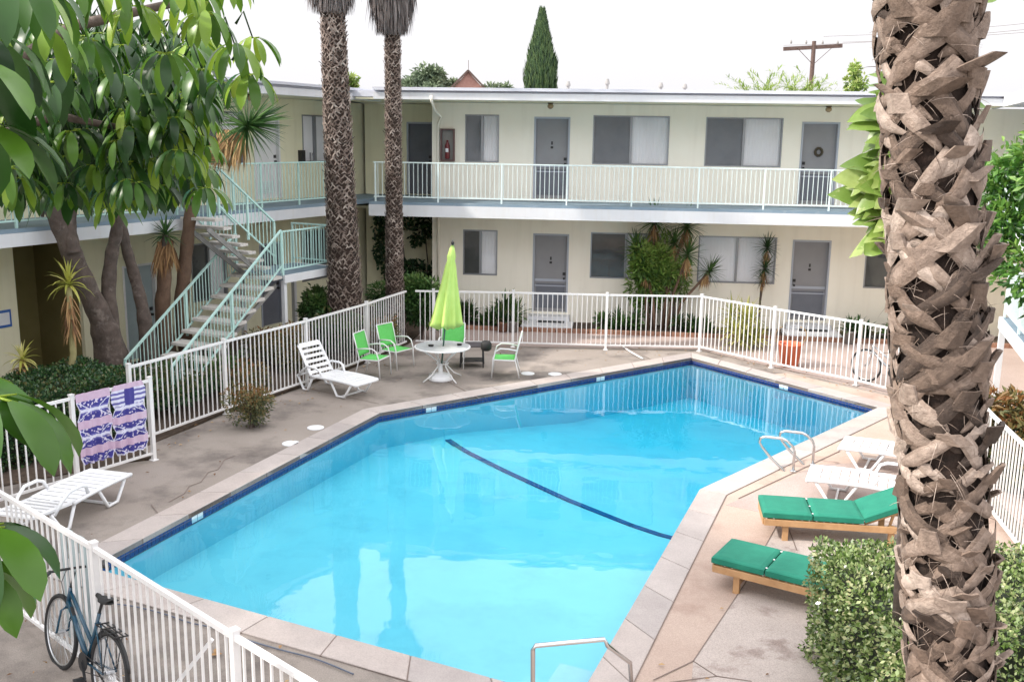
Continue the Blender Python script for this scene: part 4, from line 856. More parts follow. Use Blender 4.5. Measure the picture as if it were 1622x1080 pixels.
# ---------------------------------------------------------------- bicycles
def bicycle(label,paint):
    e=empty('bicycle',(0,0,0),label,'bicycle',world=False); r=.345
    def wheel(x):
        mb=MB(); mb.tube([(x+r*math.cos(a),0,r+r*math.sin(a)) for a in [2*PI*i/36 for i in range(36)]],.022,8,closed=True); w_=part('wheel',mb,M['rubber'],e,smooth=True)
        mb=MB(); mb.tube([(x+(r-.026)*math.cos(a),0,r+(r-.026)*math.sin(a)) for a in [2*PI*i/36 for i in range(36)]],.009,6,closed=True); part('rim',mb,M['silver'],w_,smooth=True)
        mb=MB()
        for i in range(24):
            a=2*PI*i/24; mb.beam((x+.02*math.cos(a+.5),(-1)**i*.02,r+.02*math.sin(a+.5)),(x+(r-.03)*math.cos(a),0,r+(r-.03)*math.sin(a)),.0028,.0028)
        mb.tube([(x,-.04,r),(x,.04,r)],.02,8); part('spokes',mb,M['silver'],w_)
    wheel(0); wheel(1.06)
    mb=MB(); bbk=(.62,0,.29); hd=(.135,0,.84); hb=(.10,0,.66); st=(.76,0,.80); rear=(1.06,0,r)
    mb.tube([hd,hb],.022,8); mb.tube([(.125,0,.80),(.66,0,.48)],.020,8); mb.tube([(.105,0,.69),(.4,0,.46),bbk],.026,8); mb.tube([bbk,st],.018,8)
    for s in (-1,1): mb.tube([(.64,s*.03,.29),(1.06,s*.06,r)],.010,6); mb.tube([(.74,s*.02,.70),(1.06,s*.06,r)],.009,6)
    part('frame',mb,paint,e,smooth=True)
    mb=MB(); mb.tube([(.10,0,.66),(.085,0,.62)],.02,8)
    for s in (-1,1): mb.tube([(.09,s*.0,.63),(.085,s*.055,.60),(.03,s*.055,.36),(0,s*.05,r)],.011,6)
    part('fork',mb,paint,e,smooth=True)
    mb=MB(); mb.tube([(.14,0,.84),(.165,0,.98),(.12,0,1.01)],.015,8); mb.tube([(.24,-.30,1.02),(.16,-.22,1.03),(.12,-.08,1.02),(.12,.08,1.02),(.16,.22,1.03),(.24,.30,1.02)],.013,8)
    for s in (-1,1): mb.tube([(.245,s*.305,1.02),(.165,s*.225,1.032)],.019,8); mb.beam((.13,s*.16,1.01),(.08,s*.24,1.0),.012,.008)
    mb.tube([(.12,.05,1.02),(.05,.06,.9),(.08,.03,.7)],.004,5); mb.tube([(.12,-.05,1.02),(.03,-.05,.86),(.07,.0,.62)],.004,5)
    part('handlebar',mb,M['black'],e,smooth=True)
    mb=MB(); mb.tube([(.76,0,.80),(.80,0,.93)],.014,8); part('seat_post',mb,M['black'],e)
    mb=MB(); vs=[]; 
    prof=[(.66,.018),(.72,.022),(.80,.05),(.88,.085),(.94,.088),(.97,.05)]
    for x,wd in prof:
        for a in range(8): t=2*PI*a/8; vs.append((x,wd*math.cos(t),.955+.022*math.sin(t)+(x-.8)*.08))
    mb.add(vs,[(i*8+j,i*8+(j+1)%8,(i+1)*8+(j+1)%8,(i+1)*8+j) for i in range(5) for j in range(8)]+[tuple(range(8)),tuple(range(40,48))[::-1]]); part('saddle',mb,M['rubber'],e,smooth=True)
    mb=MB()
    for y in (-.06,-.02,.02,.06): mb.tube([(.84,y,.73),(1.22,y,.74)],.006,6)
    for x in (.86,.98,1.1,1.21): mb.beam((x,-.07,.735),(x,.07,.735),.012,.01)
    for s in (-1,1): mb.tube([(1.06,s*.065,r),(1.10,s*.07,.73)],.005,6); mb.tube([(1.06,s*.065,r),(.95,s*.07,.73)],.005,6)
    part('rear_rack',mb,M['black'],e)
    mb=MB(); c=bbk; mb.lathe([(.09,-.004),(.09,.004)],(0,0,0),20); mb.xf(Matrix.Translation((c[0],-.05,c[2]))@Matrix.Rotation(PI/2,4,'X'))
    mb.beam((c[0],-.06,c[2]),(c[0]+.12,-.07,c[2]-.12),.022,.012); mb.beam((c[0],.06,c[2]),(c[0]-.12,.07,c[2]+.12),.022,.012); mb.tube([(c[0],-.06,c[2]),(c[0],.06,c[2])],.02,8)
    part('crank',mb,M['black'],e)
    for s,q in ((-1,(.12,-.12)),(1,(-.12,.12))): mb=MB(); mb.box((c[0]+q[0],s*.12,c[2]+q[1]),(.09,.09,.02)); part('pedal',mb,M['black'],e)
    mb=MB(); mb.beam((c[0],-.055,c[2]+.085),(1.06,-.055,r+.035),.006,.006); mb.beam((c[0],-.055,c[2]-.085),(1.06,-.055,r-.035),.006,.006); part('chain',mb,M['black'],e)
    for s in (-1,1):
        mb=MB(); R2=r+.035; 
        for x0,a0,a1 in ((1.06,R(20),R(175)),):
            if s>0: mb.tube([(x0+R2*math.cos(a0+(a1-a0)*i/14),0,r+R2*math.sin(a0+(a1-a0)*i/14)) for i in range(15)],.012,6)
        if s>0: part('mudguard',mb,M['black'],e,smooth=True)
    mb=MB(); mb.tube([(.64,.03,.27),(.78,.16,.01)],.009,6); part('kickstand',mb,M['black'],e)
    return e
bk=bicycle('dark teal bicycle with a rear rack parked along the near fence',M['bikeblue'])
fd=Vector((-2.07+3.8,6.85-8.43,0)).normalized()
fw=at(92,1052,0); bk.location=Vector((fw.x,fw.y,-.012)); bk.rotation_euler=(R(-9),0,math.atan2(fd.y,fd.x)-.02)
print('bike',fw)
b2=copytree(bk); b2['label']='grey bicycle parked behind the fence at the far right beside the palm trunk'; p=at(1385,612,0); b2.location=Vector((7.75,21.0,.0)); b2.rotation_euler=(0,0,R(-48))
for c in b2.children:
    if c.name.startswith(('frame','fork')):
        c.data=c.data.copy(); c.data.materials[0]=M['silver']
# ---------------------------------------------------------------- orange planter and pots
def pot(label,p,r,h,m,name='plant_pot'):
    mb=MB(); mb.lathe([(r*.7,0),(r*.95,h*.85),(r*1.08,h*.86),(r*1.08,h),(r*.9,h),(r*.85,h*.8)],p,18); return lone(name,mb,m,label,'pot',smooth=True,origin=p)
p=Vector((6.45,22.35,0.0)); e=empty('orange_bucket',p,'orange tub with pale loop handles behind the angled fence','tub')
mb=MB(); mb.lathe([(.20,0),(.27,.50),(.29,.51),(.29,.54),(.25,.54),(.24,.48),(.18,.03)],p,20); part('tub',mb,M['terracotta'],e,smooth=True)
for s in (-1,1):
    mb=MB(); mb.tube([p+Vector((s*.25+.12*s*math.sin(t),0,.5+.28*math.sin(t*1.0)*1.0)) if 0 else p+Vector((s*(.2+.16*math.sin(t)),.0,.52+.22*(1-math.cos(t))*.9)) for t in [i*PI/8 for i in range(9)]],.014,6); part('handle',mb,M['ltan'],e,smooth=True)
# ---------------------------------------------------------------- vegetation helpers
def boots(mb,axis,rad,z0,z1,dz,ring,size,flare=0.0,rag=1.0,far=True):
    """criss-crossed split leaf bases wrapped round a palm trunk. axis(z)->centre, rad(z)->radius"""
    z=z0; row=0
    while z<z1:
        for k in range(ring):
            a=2*PI*(k+.5*(row%2))/ring+rnd(-.13,.13)+row*.05; zz=z+rnd(-.35,.35)*dz; c=axis(zz); R_=rad(zz)
            s=size*rnd(.7,1.3); t=min(1,max(0,random.gauss(.5,.28)))
            def sp(da,dzv,out): 
                aa=a+da/R_; return c+Vector((math.cos(aa)*(R_+out),math.sin(aa)*(R_+out),dzv))
            th=.02*s/.3; out0=.03*s/.3
            # two straps running down and sideways from the top of the boot
            for sd in (-1,1):
                ww=s*rnd(.24,.34); n=6; wv_=(.016 if (row+(sd>0)+k)%2 else 0)*s/.3; P=[];tw=rnd(.55,1.35);kd=rnd(.7,1.25)
                CS=((1,.62),(.6,.85),(0,.95),(-.6,.8),(-1,.55)); tv=rnd(-.12,.12); e1=rnd(.1,.5)
                for i in range(n+1):
                    u=i/n; da=sd*(.05+.62*u*tw)*s; dzv=s*(.12-.72*kd*u+.16*u*u)+s*.03*math.sin(u*5+a*3); o=out0*(1.15-.95*u)+wv_*math.sin(PI*u)
                    wv=ww*(.95-.30*u+.10*math.sin(u*7+a*5))*(1 if i<n-1 else (.75 if i<n else e1))
                    dx,dy=.72*wv*.5*sd,.70*wv*.5
                    P.append([sp(da+dx*q,dzv+dy*q,o*.45+(o*.5+th*.55)*h_) for q,h_ in CS])
                vs=[q for p in P for q in p]; fs=[];ts=[]
                for i in range(n):
                    for q in range(4):
                        b=i*5+q; f=(b,b+1,b+6,b+5); fs.append(f if sd>0 else f[::-1]); ts.append(min(1,max(0,t+tv+rnd(-.07,.07)-(.12 if q in (0,3) else 0)-.12*(i/n))))
                b0=len(mb.v); mb.v.extend([tuple(x) for x in vs]); mb.f.extend([tuple(x+b0 for x in f) for f in fs]); mb.t.extend(ts)
            if not far and random.random()<.12: continue
            # the stub that sticks out and up, torn at its end
            L=s*rnd(.22,.6)*rag; w0=s*rnd(.28,.45);w1=s*rnd(.10,.36); tilt=rnd(.08,.45)+flare+(.5 if random.random()<.12 else 0)
            P=[];skew=rnd(-.3,.3)*s
            for i in range(4):
                u=i/3; o=out0+L*u*math.sin(tilt)+th; dzv=s*.02+L*u*math.cos(tilt); wv=w0*(1-u)+w1*u; da=skew*u
                P.append((sp(da-wv/2,dzv,o-.12*wv),sp(da,dzv,o+.08*wv),sp(da+wv/2,dzv,o-.12*wv)))
            vs=[q for p in P for q in p]; m=len(vs); vs+=[Vector(q)-Vector((math.cos(a),math.sin(a),0))*th*.9 for q in vs]
            fs=[]
            for i in range(3):
                b=i*3; fs+=[(b,b+1,b+4,b+3),(b+1,b+2,b+5,b+4),(m+b+3,m+b+4,m+b+1,m+b),(m+b+4,m+b+5,m+b+2,m+b+1)]
            fs+=[(9,10,m+10,m+9),(10,11,m+11,m+10),(0,3,m+3,m),(3,6,m+6,m+3),(6,9,m+9,m+6),(5,2,m+2,m+5),(8,5,m+5,m+8),(11,8,m+8,m+11)]
            mb.add(vs,fs,min(1,max(0,t*.85+rnd(-.1,.1))))
        z+=dz; row+=1
def palm(label,base,top,r0,r1,H,dz,ring,size,matb,tilt=0,skirt=None,kids=True,far=True,rag=1.0,crown=True):
    e=empty('palm_tree',base,label,'palm tree','palms around the pool')
    B=Vector(base);T=Vector(top)
    ax=lambda z:B.lerp(T,z/H); rd=lambda z:r0+(r1-r0)*(z/H)**.7 + (.10*math.exp(-z/.5) if far else 0)
    mb=MB(); n=24; k=int(H/.5)
    mb.tube([ax(H*i/k) for i in range(k+1)],[rd(H*i/k)*.98 for i in range(k+1)],n); part('trunk',mb,M['fibre'],e,smooth=True)
    mb=MB(); boots(mb,ax,rd,.05,H-.1,dz,ring,size,rag=rag,far=far)
    if not far:
        for k in range(3200):   # loose fibres
            z=rnd(.2,H-.2); a=rnd(0,2*PI); c=ax(z); o=Vector((math.cos(a),math.sin(a),0)); tg=Vector((-o.y,o.x,0)); q=c+o*(rd(z)+rnd(.0,.05))
            mb.leaf(q,tg*rnd(-1,1)+Vector((0,0,rnd(-1.2,.3)))+o*rnd(-.05,.25),o,rnd(.05,.17),.0045,.5,3,0,1,rnd(.1,.95))
    part('leaf_bases',mb,M[matb],e,smooth='auto')
    if skirt:
        mb=MB(); zs0,zs1=skirt
        for i in range(1500):
            a=rnd(0,2*PI); z=zs0+(zs1-zs0)*random.random()**.8; c=ax(min(z,H)); d=Vector((math.cos(a),math.sin(a),0)); rr=rd(H)*.9+.34*min(1,(z-zs0)/.9)*rnd(.75,1)+.05
            L=rnd(.5,1.0); L=min(L,(z-zs0)+.35); mb.leaf(c+d*rr*.92,(d*rnd(-.05,.12)+Vector((rnd(-.12,.12),rnd(-.12,.12),-1))),d,L,.07,.1,2,.3,1,rnd(0,1))
        part('dead_skirt',mb,M['skirt'],e)
    if crown:
        mb=MB(); ctop=ax(H)
        for i in range(26):
            a=i*2.4; el=rnd(-.3,1.2); d=Vector((math.cos(a)*math.cos(el),math.sin(a)*math.cos(el),math.sin(el))); st=ctop+Vector((0,0,.3)); en=st+d*1.1
            mb.beam(st,en,.03,.015,t=.8)
            for q in range(18):
                f=(q-8.5)/8.5*1.25; side=d.cross(Vector((0,0,1))).normalized(); dd=(d*math.cos(f)+side*math.sin(f)); mb.leaf(en,dd,d.cross(side),rnd(.7,.95),.05,.9,3,.15,1,rnd(0,1))
        part('crown',mb,M['palmleaf'],e)
    return e
# near palm on the right
palm('large palm trunk with criss-crossed leaf bases in the right foreground',(2.86,5.2,0),(1.60,5.25,9.2),.20,.205,9.2,.115,6,.31,'boot',far=False,rag=.7,tilt=0)
palm('taller left palm of the pair behind the stairs with a thick shaggy trunk',(-3.93,23.0,0),(-4.12,22.8,9.4),.43,.23,9.4,.07,15,.115,'boot2',skirt=(8.05,9.5),rag=1.3)
palm('slimmer right palm of the pair with a large dead skirt',(-2.94,24.3,0),(-2.93,24.2,9.2),.22,.17,9.2,.06,11,.095,'boot2',skirt=(7.75,9.3),rag=1.3)
# ---------------------------------------------------------------- hedges
def leafbox(mb,c,size,rz,n,ls,noise_amt=.05,zmin=.0,hue=None,round_=.12,holes=0):
    cz,sn=math.cos(rz),math.sin(rz); hx,hy,hz=[s/2 for s in size]
    A_=[(hy*hz,'x'),(hx*hz,'y'),(hx*hy*1.2,'z')]; tot=hy*hz*2+hx*hz*2+hx*hy*1.2
    for i in range(n):
        r_=random.random()*tot
        if r_<hx*hy*1.2: p=Vector((rnd(-hx,hx),rnd(-hy,hy),hz)); nn=Vector((0,0,1))
        elif r_<hx*hy*1.2+hx*hz*2: s=random.choice((-1,1)); p=Vector((rnd(-hx,hx),s*hy,rnd(-hz,hz))); nn=Vector((0,s,0))
        else: s=random.choice((-1,1)); p=Vector((s*hx,rnd(-hy,hy),rnd(-hz,hz))); nn=Vector((s,0,0))
        # round the edges
        q=Vector([max(-h+round_,min(h-round_,v)) for h,v in zip((hx,hy,hz),p)]); dd=p-q
        if dd.length>1e-5 and dd.length>round_: p=q+dd.normalized()*round_
        if dd.length>1e-5: nn=(dd.normalized()+nn*.3).normalized()
        nf_=noise.noise(p*1.7+Vector(c))*noise_amt*2+noise.noise(p*6)*noise_amt
        p+=nn*(nf_-rnd(0,.10)**1.0+.02); wp=Vector(c)+Vector((p.x*cz-p.y*sn,p.x*sn+p.y*cz,p.z)); wn_=Vector((nn.x*cz-nn.y*sn,nn.x*sn+nn.y*cz,nn.z))
        d=(rdir()+wn_*.9).normalized(); s=ls*rnd(.6,1.25); side=d.cross(rdir()).normalized()
        tt=random.random(); tt=tt*.82+ (.22 if noise.noise(wp*3)>0 else 0)*tt
        m_=wp+d*s*.55
        mb.add([wp,m_-side*s*.3,wp+d*s,m_+side*s*.3],[(0,1,2,3)],tt)
def hedge(label,c,size,rz,n,ls,lm,na=.05,group=None,round_=.12):
    e=empty('hedge',(c[0],c[1],0),label,'hedge',group); mb=MB(); mb.box(Vector(c),(size[0]-.22,size[1]-.22,size[2]-.14),rz); part('branches',mb,M['core'],e,bevel=.06)
    mb=MB(); leafbox(mb,c,size,rz,n,ls,na,round_=round_); part('foliage',mb,M[lm],e); return e
hedge('clipped pale green hedge at the lower right behind the palm trunk',(4.62,8.3,.60),(3.1,2.0,1.22),R(3),36000,.050,'hedgeR',.06)
hedge('wide dark clipped hedge beside the tree trunks at the left',(-8.0,15.75,.50),(2.0,3.4,1.0),FL.a-PI/2,26000,.06,'hedgeL',.05)
# ---------------------------------------------------------------- bushes made of leaves spread through a volume
def bush(label,c,r,n,ls,lm,cat='shrub',group=None,name='shrub',stems=5,squash=1.0,shape=0,W=.42,seed=None,up=.3,trunkm='bark'):
    c=Vector(c); e=empty(name,(c.x,c.y,0),label,cat,group); mb=MB()
    for i in range(stems):
        a=rnd(0,2*PI); p1=c+Vector((math.cos(a)*r[0]*.5,math.sin(a)*r[1]*.5,r[2]*.3)); mb.tube([(c.x+rnd(-.05,.05),c.y+rnd(-.05,.05),0),(Vector((c.x,c.y,c.z*.5))+p1)/2,p1],[.02,.013,.006],6)
    part('stems',mb,M[trunkm],e)
    mb=MB(); cl=[(c+Vector((rnd(-1,1)*r[0]*.6,rnd(-1,1)*r[1]*.6,rnd(-.8,1)*r[2]*.6)),rnd(.35,.6)) for _ in range(12)]
    for i in range(n):
        q,k=random.choice(cl); d=rdir(); rr=random.random()**.35*k; p=q+Vector((d.x*r[0]*rr,d.y*r[1]*rr,d.z*r[2]*rr))
        if p.z<.03: p.z=.03+rnd(0,.1)
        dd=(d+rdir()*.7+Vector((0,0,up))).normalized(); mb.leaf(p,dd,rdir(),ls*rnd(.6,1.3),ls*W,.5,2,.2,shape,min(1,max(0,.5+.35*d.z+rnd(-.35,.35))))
    part('foliage',mb,M[lm],e); return e
bush('rusty green bushy shrub standing on the deck before the left fence',(-4.60,16.75,.40),(.42,.36,.46),2600,.06,'shrub2')
bush('low dark shrub below the stair rails',(-6.15,19.3,.35),(.8,.7,.42),2600,.09,'shrub')
bush('rounded dark shrub beside the stairs behind the left fence',(-5.15,21.3,.55),(.7,.8,.55),3200,.09,'shrub2')
bush('fresh green leafy shrub between the stair landing and the thick palm',(-4.75,23.2,1.05),(.42,.45,.55),2200,.12,'shrub')
bush('dark leafy shrub at the foot of the thick palm',(-4.0,22.2,.6),(.55,.5,.55),2200,.12,'hedgeL')
bush('broad green shrub at the foot of the slim palm',(-2.9,24.6,.9),(.85,.55,.65),3600,.13,'shrub')
bush('yellow green shrub spilling over the fence corner left of the umbrella',(-2.35,24.7,.95),(.75,.5,.75),2800,.14,'shrub')
bush('reddish leafed shrub inside the corner of the left fence',(-3.1,23.3,.45),(.35,.5,.5),1300,.1,'shrub2')
# hanging dark vine on the recess wall
e=empty('climbing_vine',FB.P(-2.7,-1.4,0),'dark climbing plant in the shaded recess beside the lower corner','climber'); mb=MB()
for i in range(2600):
    s=rnd(-4.3,-2.35); z=rnd(.2,2.9); 
    if noise.noise(Vector((s*1.6,z*1.3,3)))<-.02 and z<2.4: continue
    mb.leaf(FB.P(s,-1.5+rnd(0,.3),z),rdir()+Vector((0,0,-.4)),rdir(),.14,.09,.4,2,.1,0,rnd(0,.5))
part('foliage',mb,M['hedgeL'],e); mb=MB()
for s in (-4.1,-3.5,-2.8,-2.45): mb.tube([FB.P(s,-1.5,0),FB.P(s+.1,-1.45,1.4),FB.P(s-.05,-1.5,2.8)],.02,6)
part('stems',mb,M['bark'],e)
# ---------------------------------------------------------------- strap leaf rosettes
def rosette(mb,c,ax,n,L,W,lo=-.5,hi=1.45,droop=.5,shape=1,tr=(0,1),seg=4):
    c=Vector(c); ax=Vector(ax).normalized(); x=ax.orthogonal().normalized(); y=ax.cross(x)
    for i in range(n):
        a=i*2.39996+rnd(-.1,.1); el=lo+(hi-lo)*((i+.5)/n); d=(x*math.cos(a)+y*math.sin(a))*math.cos(el)+ax*math.sin(el)
        mb.leaf(c+ax*(.12*(i/n)-.06)*L,d,ax,L*rnd(.8,1.15),W*rnd(.8,1.1),droop*(1.1-(i/n)*.8),seg,.25,shape,tr[0]+(tr[1]-tr[0])*random.random())
def yucca(label,stems,cat='yucca',group=None,name='yucca_plant',lm='yucca',trunkm='bark',dryskirt=True,tr=(0,1)):
    """stems: list of (points, radius, leaf length, n)"""
    b=stems[0][0][0]; e=empty(name,(b[0],b[1],0),label,cat,group)
    for pts,r,L,n in stems:
        mb=MB(); mb.tube(pts,[r*(1-.35*i/(len(pts)-1)) for i in range(len(pts))],10); part('trunk',mb,M[trunkm],e,smooth=True)
        mb=MB(); ax=(Vector(pts[-1])-Vector(pts[-2])).normalized(); rosette(mb,pts[-1],(ax+Vector((0,0,.5))).normalized(),n,L,L*.1,tr=tr); part('leaf_rosette',mb,M[lm],e)
        if dryskirt:
            mb=MB(); 
            for k in range(int(n*.8)): 
                a=rnd(0,2*PI); q=Vector(pts[-1])-ax*rnd(.02,L*.5); mb.leaf(q,Vector((math.cos(a),math.sin(a),-.9-rnd(0,1.2))),(0,0,1),L*rnd(.5,.9),L*.07,.8,3,.2,1,rnd(0,1))
            part('dry_leaves',mb,M['dry'],e)
    return e
M['clumpleaf']=mat('fresh_clump_leaf',(.9,.9,.9),(1,1,1),rough=.4,tint=[(.05,.12,.02),(.16,.28,.05),(.34,.44,.12)],trans=.35)
# yuccas against the back building
by=FB.P(4.05,.75,0)
def stemp(s0,o0,zt,ds,do=0): return [FB.P(s0,o0,0),FB.P(s0+ds*.3,o0+do*.5,zt*.5),FB.P(s0+ds,o0+do,zt)]
yucca('tall yucca clump with several heads in front of the lower windows',[(stemp(3.9,.7,2.95,-.05),.05,.62,60),(stemp(4.15,.75,2.85,.55),.05,.62,60),(stemp(3.8,.8,2.2,-.4),.05,.58,60),(stemp(4.0,.9,1.7,-.35),.045,.5,50),(stemp(4.3,.8,2.1,.45),.05,.58,55),(stemp(4.4,.7,1.65,.95),.045,.5,50),(stemp(3.95,.6,1.45,-.1),.04,.5,46),(stemp(4.2,.7,2.4,.2),.04,.5,46)],tr=(.2,1),trunkm='barkr')
bush('bushy green foliage crowding the left side of the tall yucca clump',FB.P(3.80,.75,1.45),(.62,.35,1.15),4200,.17,'clumpleaf',name='leafy_shrub',W=.3)
bush('loose yellow green foliage between the stems on the right side of the tall yucca clump',FB.P(4.5,.7,1.25),(.40,.3,.75),1300,.15,'clumpleaf',name='leafy_shrub',W=.26)
yucca('slim dark dracaena with two tufted heads beside the right lower door',[(stemp(6.75,.5,2.3,.12),.035,.42,60),(stemp(6.75,.5,1.75,.10),.035,.42,60),(stemp(6.75,.5,1.45,.05),.03,.32,40)],cat='dracaena',name='dracaena_plant',tr=(0,.35))
# yellow striped plant
e=empty('striped_plant',(5.9,24.4,0),'yellow striped strap leaved plant behind the angled fence','plant'); mb=MB()
for k in range(16):
    q=Vector((5.75+rnd(-.55,.55),24.5+rnd(-.4,.4),rnd(.1,.75))); rosette(mb,q,(rnd(-.2,.2),rnd(-.2,.2),1),22,.55,.055,lo=-.1,hi=1.4,droop=1.4)
part('foliage',mb,M['varieg'],e)
# bed plants along the back wall
for i,(s,o,h,l,mm) in enumerate(((-1.8,.8,.55,'low clump at the left end of the back bed','shrub'),(-1.2,.75,.7,'dark leafy clump left of the lower small window','hedgeL'),(-.5,.8,.65,'leafy clump under the lower small window','shrub'),(.0,.85,.95,'tall leafy plant left of the white door steps','shrub'),(2.75,.8,.5,'small clump right of the foundation vent','shrub'),(3.2,.85,.6,'clump of upright leaves left of the tall yucca','yucca'),(4.75,.8,.5,'low clump at the right foot of the tall yucca','hedgeL'),(5.2,.8,.55,'green clump between the tall yucca and the striped plant','shrub'),(9.3,.8,.6,'dark clump right of the right lower door','hedgeL'),(10.2,.8,.5,'leafy clump below the last lower window','shrub'),(10.9,.9,.55,'leafy clump at the far right of the back bed','shrub'))):
    p=FB.P(s,o,0); e=empty('bed_plant',p,l,'plant','small plants in the bed below the back building'); mb=MB()
    for k in range(9): rosette(mb,p+Vector((rnd(-.28,.28),rnd(-.2,.2),rnd(.02,h*.55))),(rnd(-.3,.3),rnd(-.3,.3),1),16,h*.6,.07,lo=.1,hi=1.45,droop=.9,shape=0)
    part('foliage',mb,M[mm],e)
for s,l,mm,h in ((.18,'grey pot with a dark plant at the left of the white steps','greyinner',.3),(-.1,'terracotta pot beside the white steps','brick',.28),(8.95,'dark pot right of the right lower door steps','greyinner',.34)):
    p=FB.P(s,1.55,0); o=pot(l,p,.16,h,M[mm]); 
    e=empty('potted_plant',p+Vector((0,0,h)),l.replace('grey pot with a dark plant','dark leafy plant in the grey pot').replace('terracotta pot','dark plant in the terracotta pot').replace('dark pot','plant in the dark pot'),'plant','plants in pots by the back building'); mb=MB(); rosette(mb,p+Vector((0,0,h)),(0,0,1),34,.42,.06,lo=.1,droop=.8,shape=0); part('foliage',mb,M['hedgeL'],e)
# ---------------------------------------------------------------- left: dracaena, bromeliad, big multi-trunk tree
d0=at(109,560,.6); d0=Vector((-8.1,17.2,0)); 
e=empty('dracaena_plant',d0,'single stemmed dracaena with a drooping head in front of the dark alcove','dracaena'); top=atY(109,455,17.2)
mb=MB(); mb.tube([(d0.x,d0.y,0),(top.x-.01,17.2,1.2),top],[.07,.06,.05],10); part('trunk',mb,mat('pale_stem',(.30,.27,.12),(.36,.32,.16),rough=.8),e,smooth=True)
mb=MB(); rosette(mb,top+Vector((0,0,.05)),(0,0,1),26,.45,.07,lo=-.2,hi=1.5,droop=1.6,tr=(.2,.8)); part('leaf_rosette',mb,M['varieg'],e)
mb=MB(); 
for k in range(60): a=rnd(0,2*PI); q=top-Vector((0,0,rnd(.05,.75))); mb.leaf(q,Vector((math.cos(a),math.sin(a),-1.2)),(0,0,1),.42,.05,1.1,3,.2,1,rnd(0,.7))
part('dry_leaves',mb,M['dry'],e)
p=Vector((-8.75,16.6,0)); e=empty('bromeliad',p,'pale yellow rosette plant above the left end of the dark hedge','plant'); q=atY(35,570,16.6); mb=MB(); mb.tube([p,q],.04,8); part('stem',mb,M['dry'],e); mb=MB(); rosette(mb,q,(0,0,1),26,.36,.06,lo=-.4,droop=1.6,tr=(.3,1)); part('leaf_rosette',mb,M['varieg'],e); mb=MB(); rosette(mb,q-Vector((0,0,.15)),(0,0,1),20,.3,.06,lo=-1,hi=.2,droop=1.4,tr=(0,.4)); part('dry_leaves',mb,M['dry'],e)
bush('dark low planting around the foot of the staircase behind the left fence',(-6.35,17.9,.35),(.75,1.1,.42),4200,.09,'hedgeL')
bush('brownish low shrub inside the left fence below the stairs',(-5.35,18.9,.3),(.45,.9,.35),2600,.09,'shrub2')
# multi-trunk yucca tree
e=empty('yucca_tree',(-7.15,17.9,0),'leaning multi-trunk tree with spiky leaf heads left of the staircase','tree')
def px(pts,Y): return [atY(u,v,Y) for u,v in pts]
def trunk(pts,rs,m='bark',n=14,lab=None):
    sm=[];rr=[]
    for i in range(len(pts)-1):
        p0=pts[max(0,i-1)];p1=pts[i];p2=pts[i+1];p3=pts[min(len(pts)-1,i+2)]
        for k in range(5):
            t=k/5; sm.append(.5*((2*p1)+(-p0+p2)*t+(2*p0-5*p1+4*p2-p3)*t*t+(-p0+3*p1-3*p2+p3)*t**3)); rr.append((rs[i]+(rs[i+1]-rs[i])*t)*(1+.06*math.sin(len(sm)*1.7)))
    sm.append(pts[-1]); rr.append(rs[-1]); mb=MB(); mb.tube(sm,rr,n); return part('trunk',mb,M[m],e,smooth=True,label=lab)
base=Vector((-7.58,18.5,-.05))
trunk([base,atY(172,545,18.4),atY(158,500,18.25),atY(130,440,18.0),atY(105,380,17.7),atY(85,335,17.5),atY(70,300,17.4)],[.36,.29,.21,.19,.17,.15,.12])
trunk(px([(118,400),(112,370),(112,340),(118,300)],17.65),[.13,.11,.1,.08])
trunk(px([(178,555),(172,470),(176,410),(184,370),(188,330)],18.5),[.2,.14,.12,.11,.10])
trunk([Vector((-7.3,19.4,-.05))]+px([(232,530),(224,480),(211,430),(200,392),(192,350)],19.25),[.24,.15,.12,.11,.10,.09])
trunk([Vector((-7.15,20.15,0))]+px([(258,500),(260,450),(262,400),(266,380)],20.2),[.2,.16,.14,.13,.12],'barkr')
trunk([Vector((-6.95,20.7,0))]+px([(288,500),(291,440),(297,380),(303,330),(312,280),(330,240),(352,222),(378,208)],20.6),[.18,.15,.14,.13,.12,.11,.11,.10,.09],'barkr')
heads=[((392,200),19.6,.78,(1,.0,.45),110),((262,372),20.1,.42,(0,0,1),40),((120,235),17.4,1.0,(-.1,-.3,.6),100),((240,215),17.8,.9,(.2,-.2,.8),100),((190,300),17.7,.7,(0,-.3,1),80),((70,290),17.7,.8,(-.3,-.2,.8),80),((300,262),18.5,.75,(.3,0,1),90),((20,250),17.5,.9,(-.3,0,1),80),((330,180),18.5,.75,(.3,0,1),80)]
for (u,v),Y,L,ax,n in heads:
    c=atY(u,v,Y); mb=MB(); rosette(mb,c,ax,n,L,.07,lo=-.6,hi=1.45,droop=.45,tr=(0,1)); part('leaf_rosette',mb,M['yucca'],e)
    if (u,v)!=(392,200): mb=MB(); mb.tube([c,c+Vector((-.04,0,-.3)),c+Vector((-.08,0,-.6))],[.07,.06,.03],8); part('branch',mb,M['bark'],e)
mb=MB()
for k in range(190):
    q=atY(rnd(345,388),rnd(205,222),19.7); a=rnd(0,2*PI); mb.leaf(q,Vector((-.25+rnd(-.5,.4),rnd(-.6,.3),-.75)),(0,-1,0),rnd(.45,.8),.045,.8,3,.2,1,rnd(0.2,1))
for k in range(90):
    q=atY(rnd(250,275),rnd(380,400),20.1); mb.leaf(q,Vector((rnd(-.6,.6),rnd(-.6,.3),-1)),(0,-1,0),rnd(.4,.65),.05,.8,3,.2,1,rnd(0,.7))
part('dry_leaves',mb,M['dry'],e)
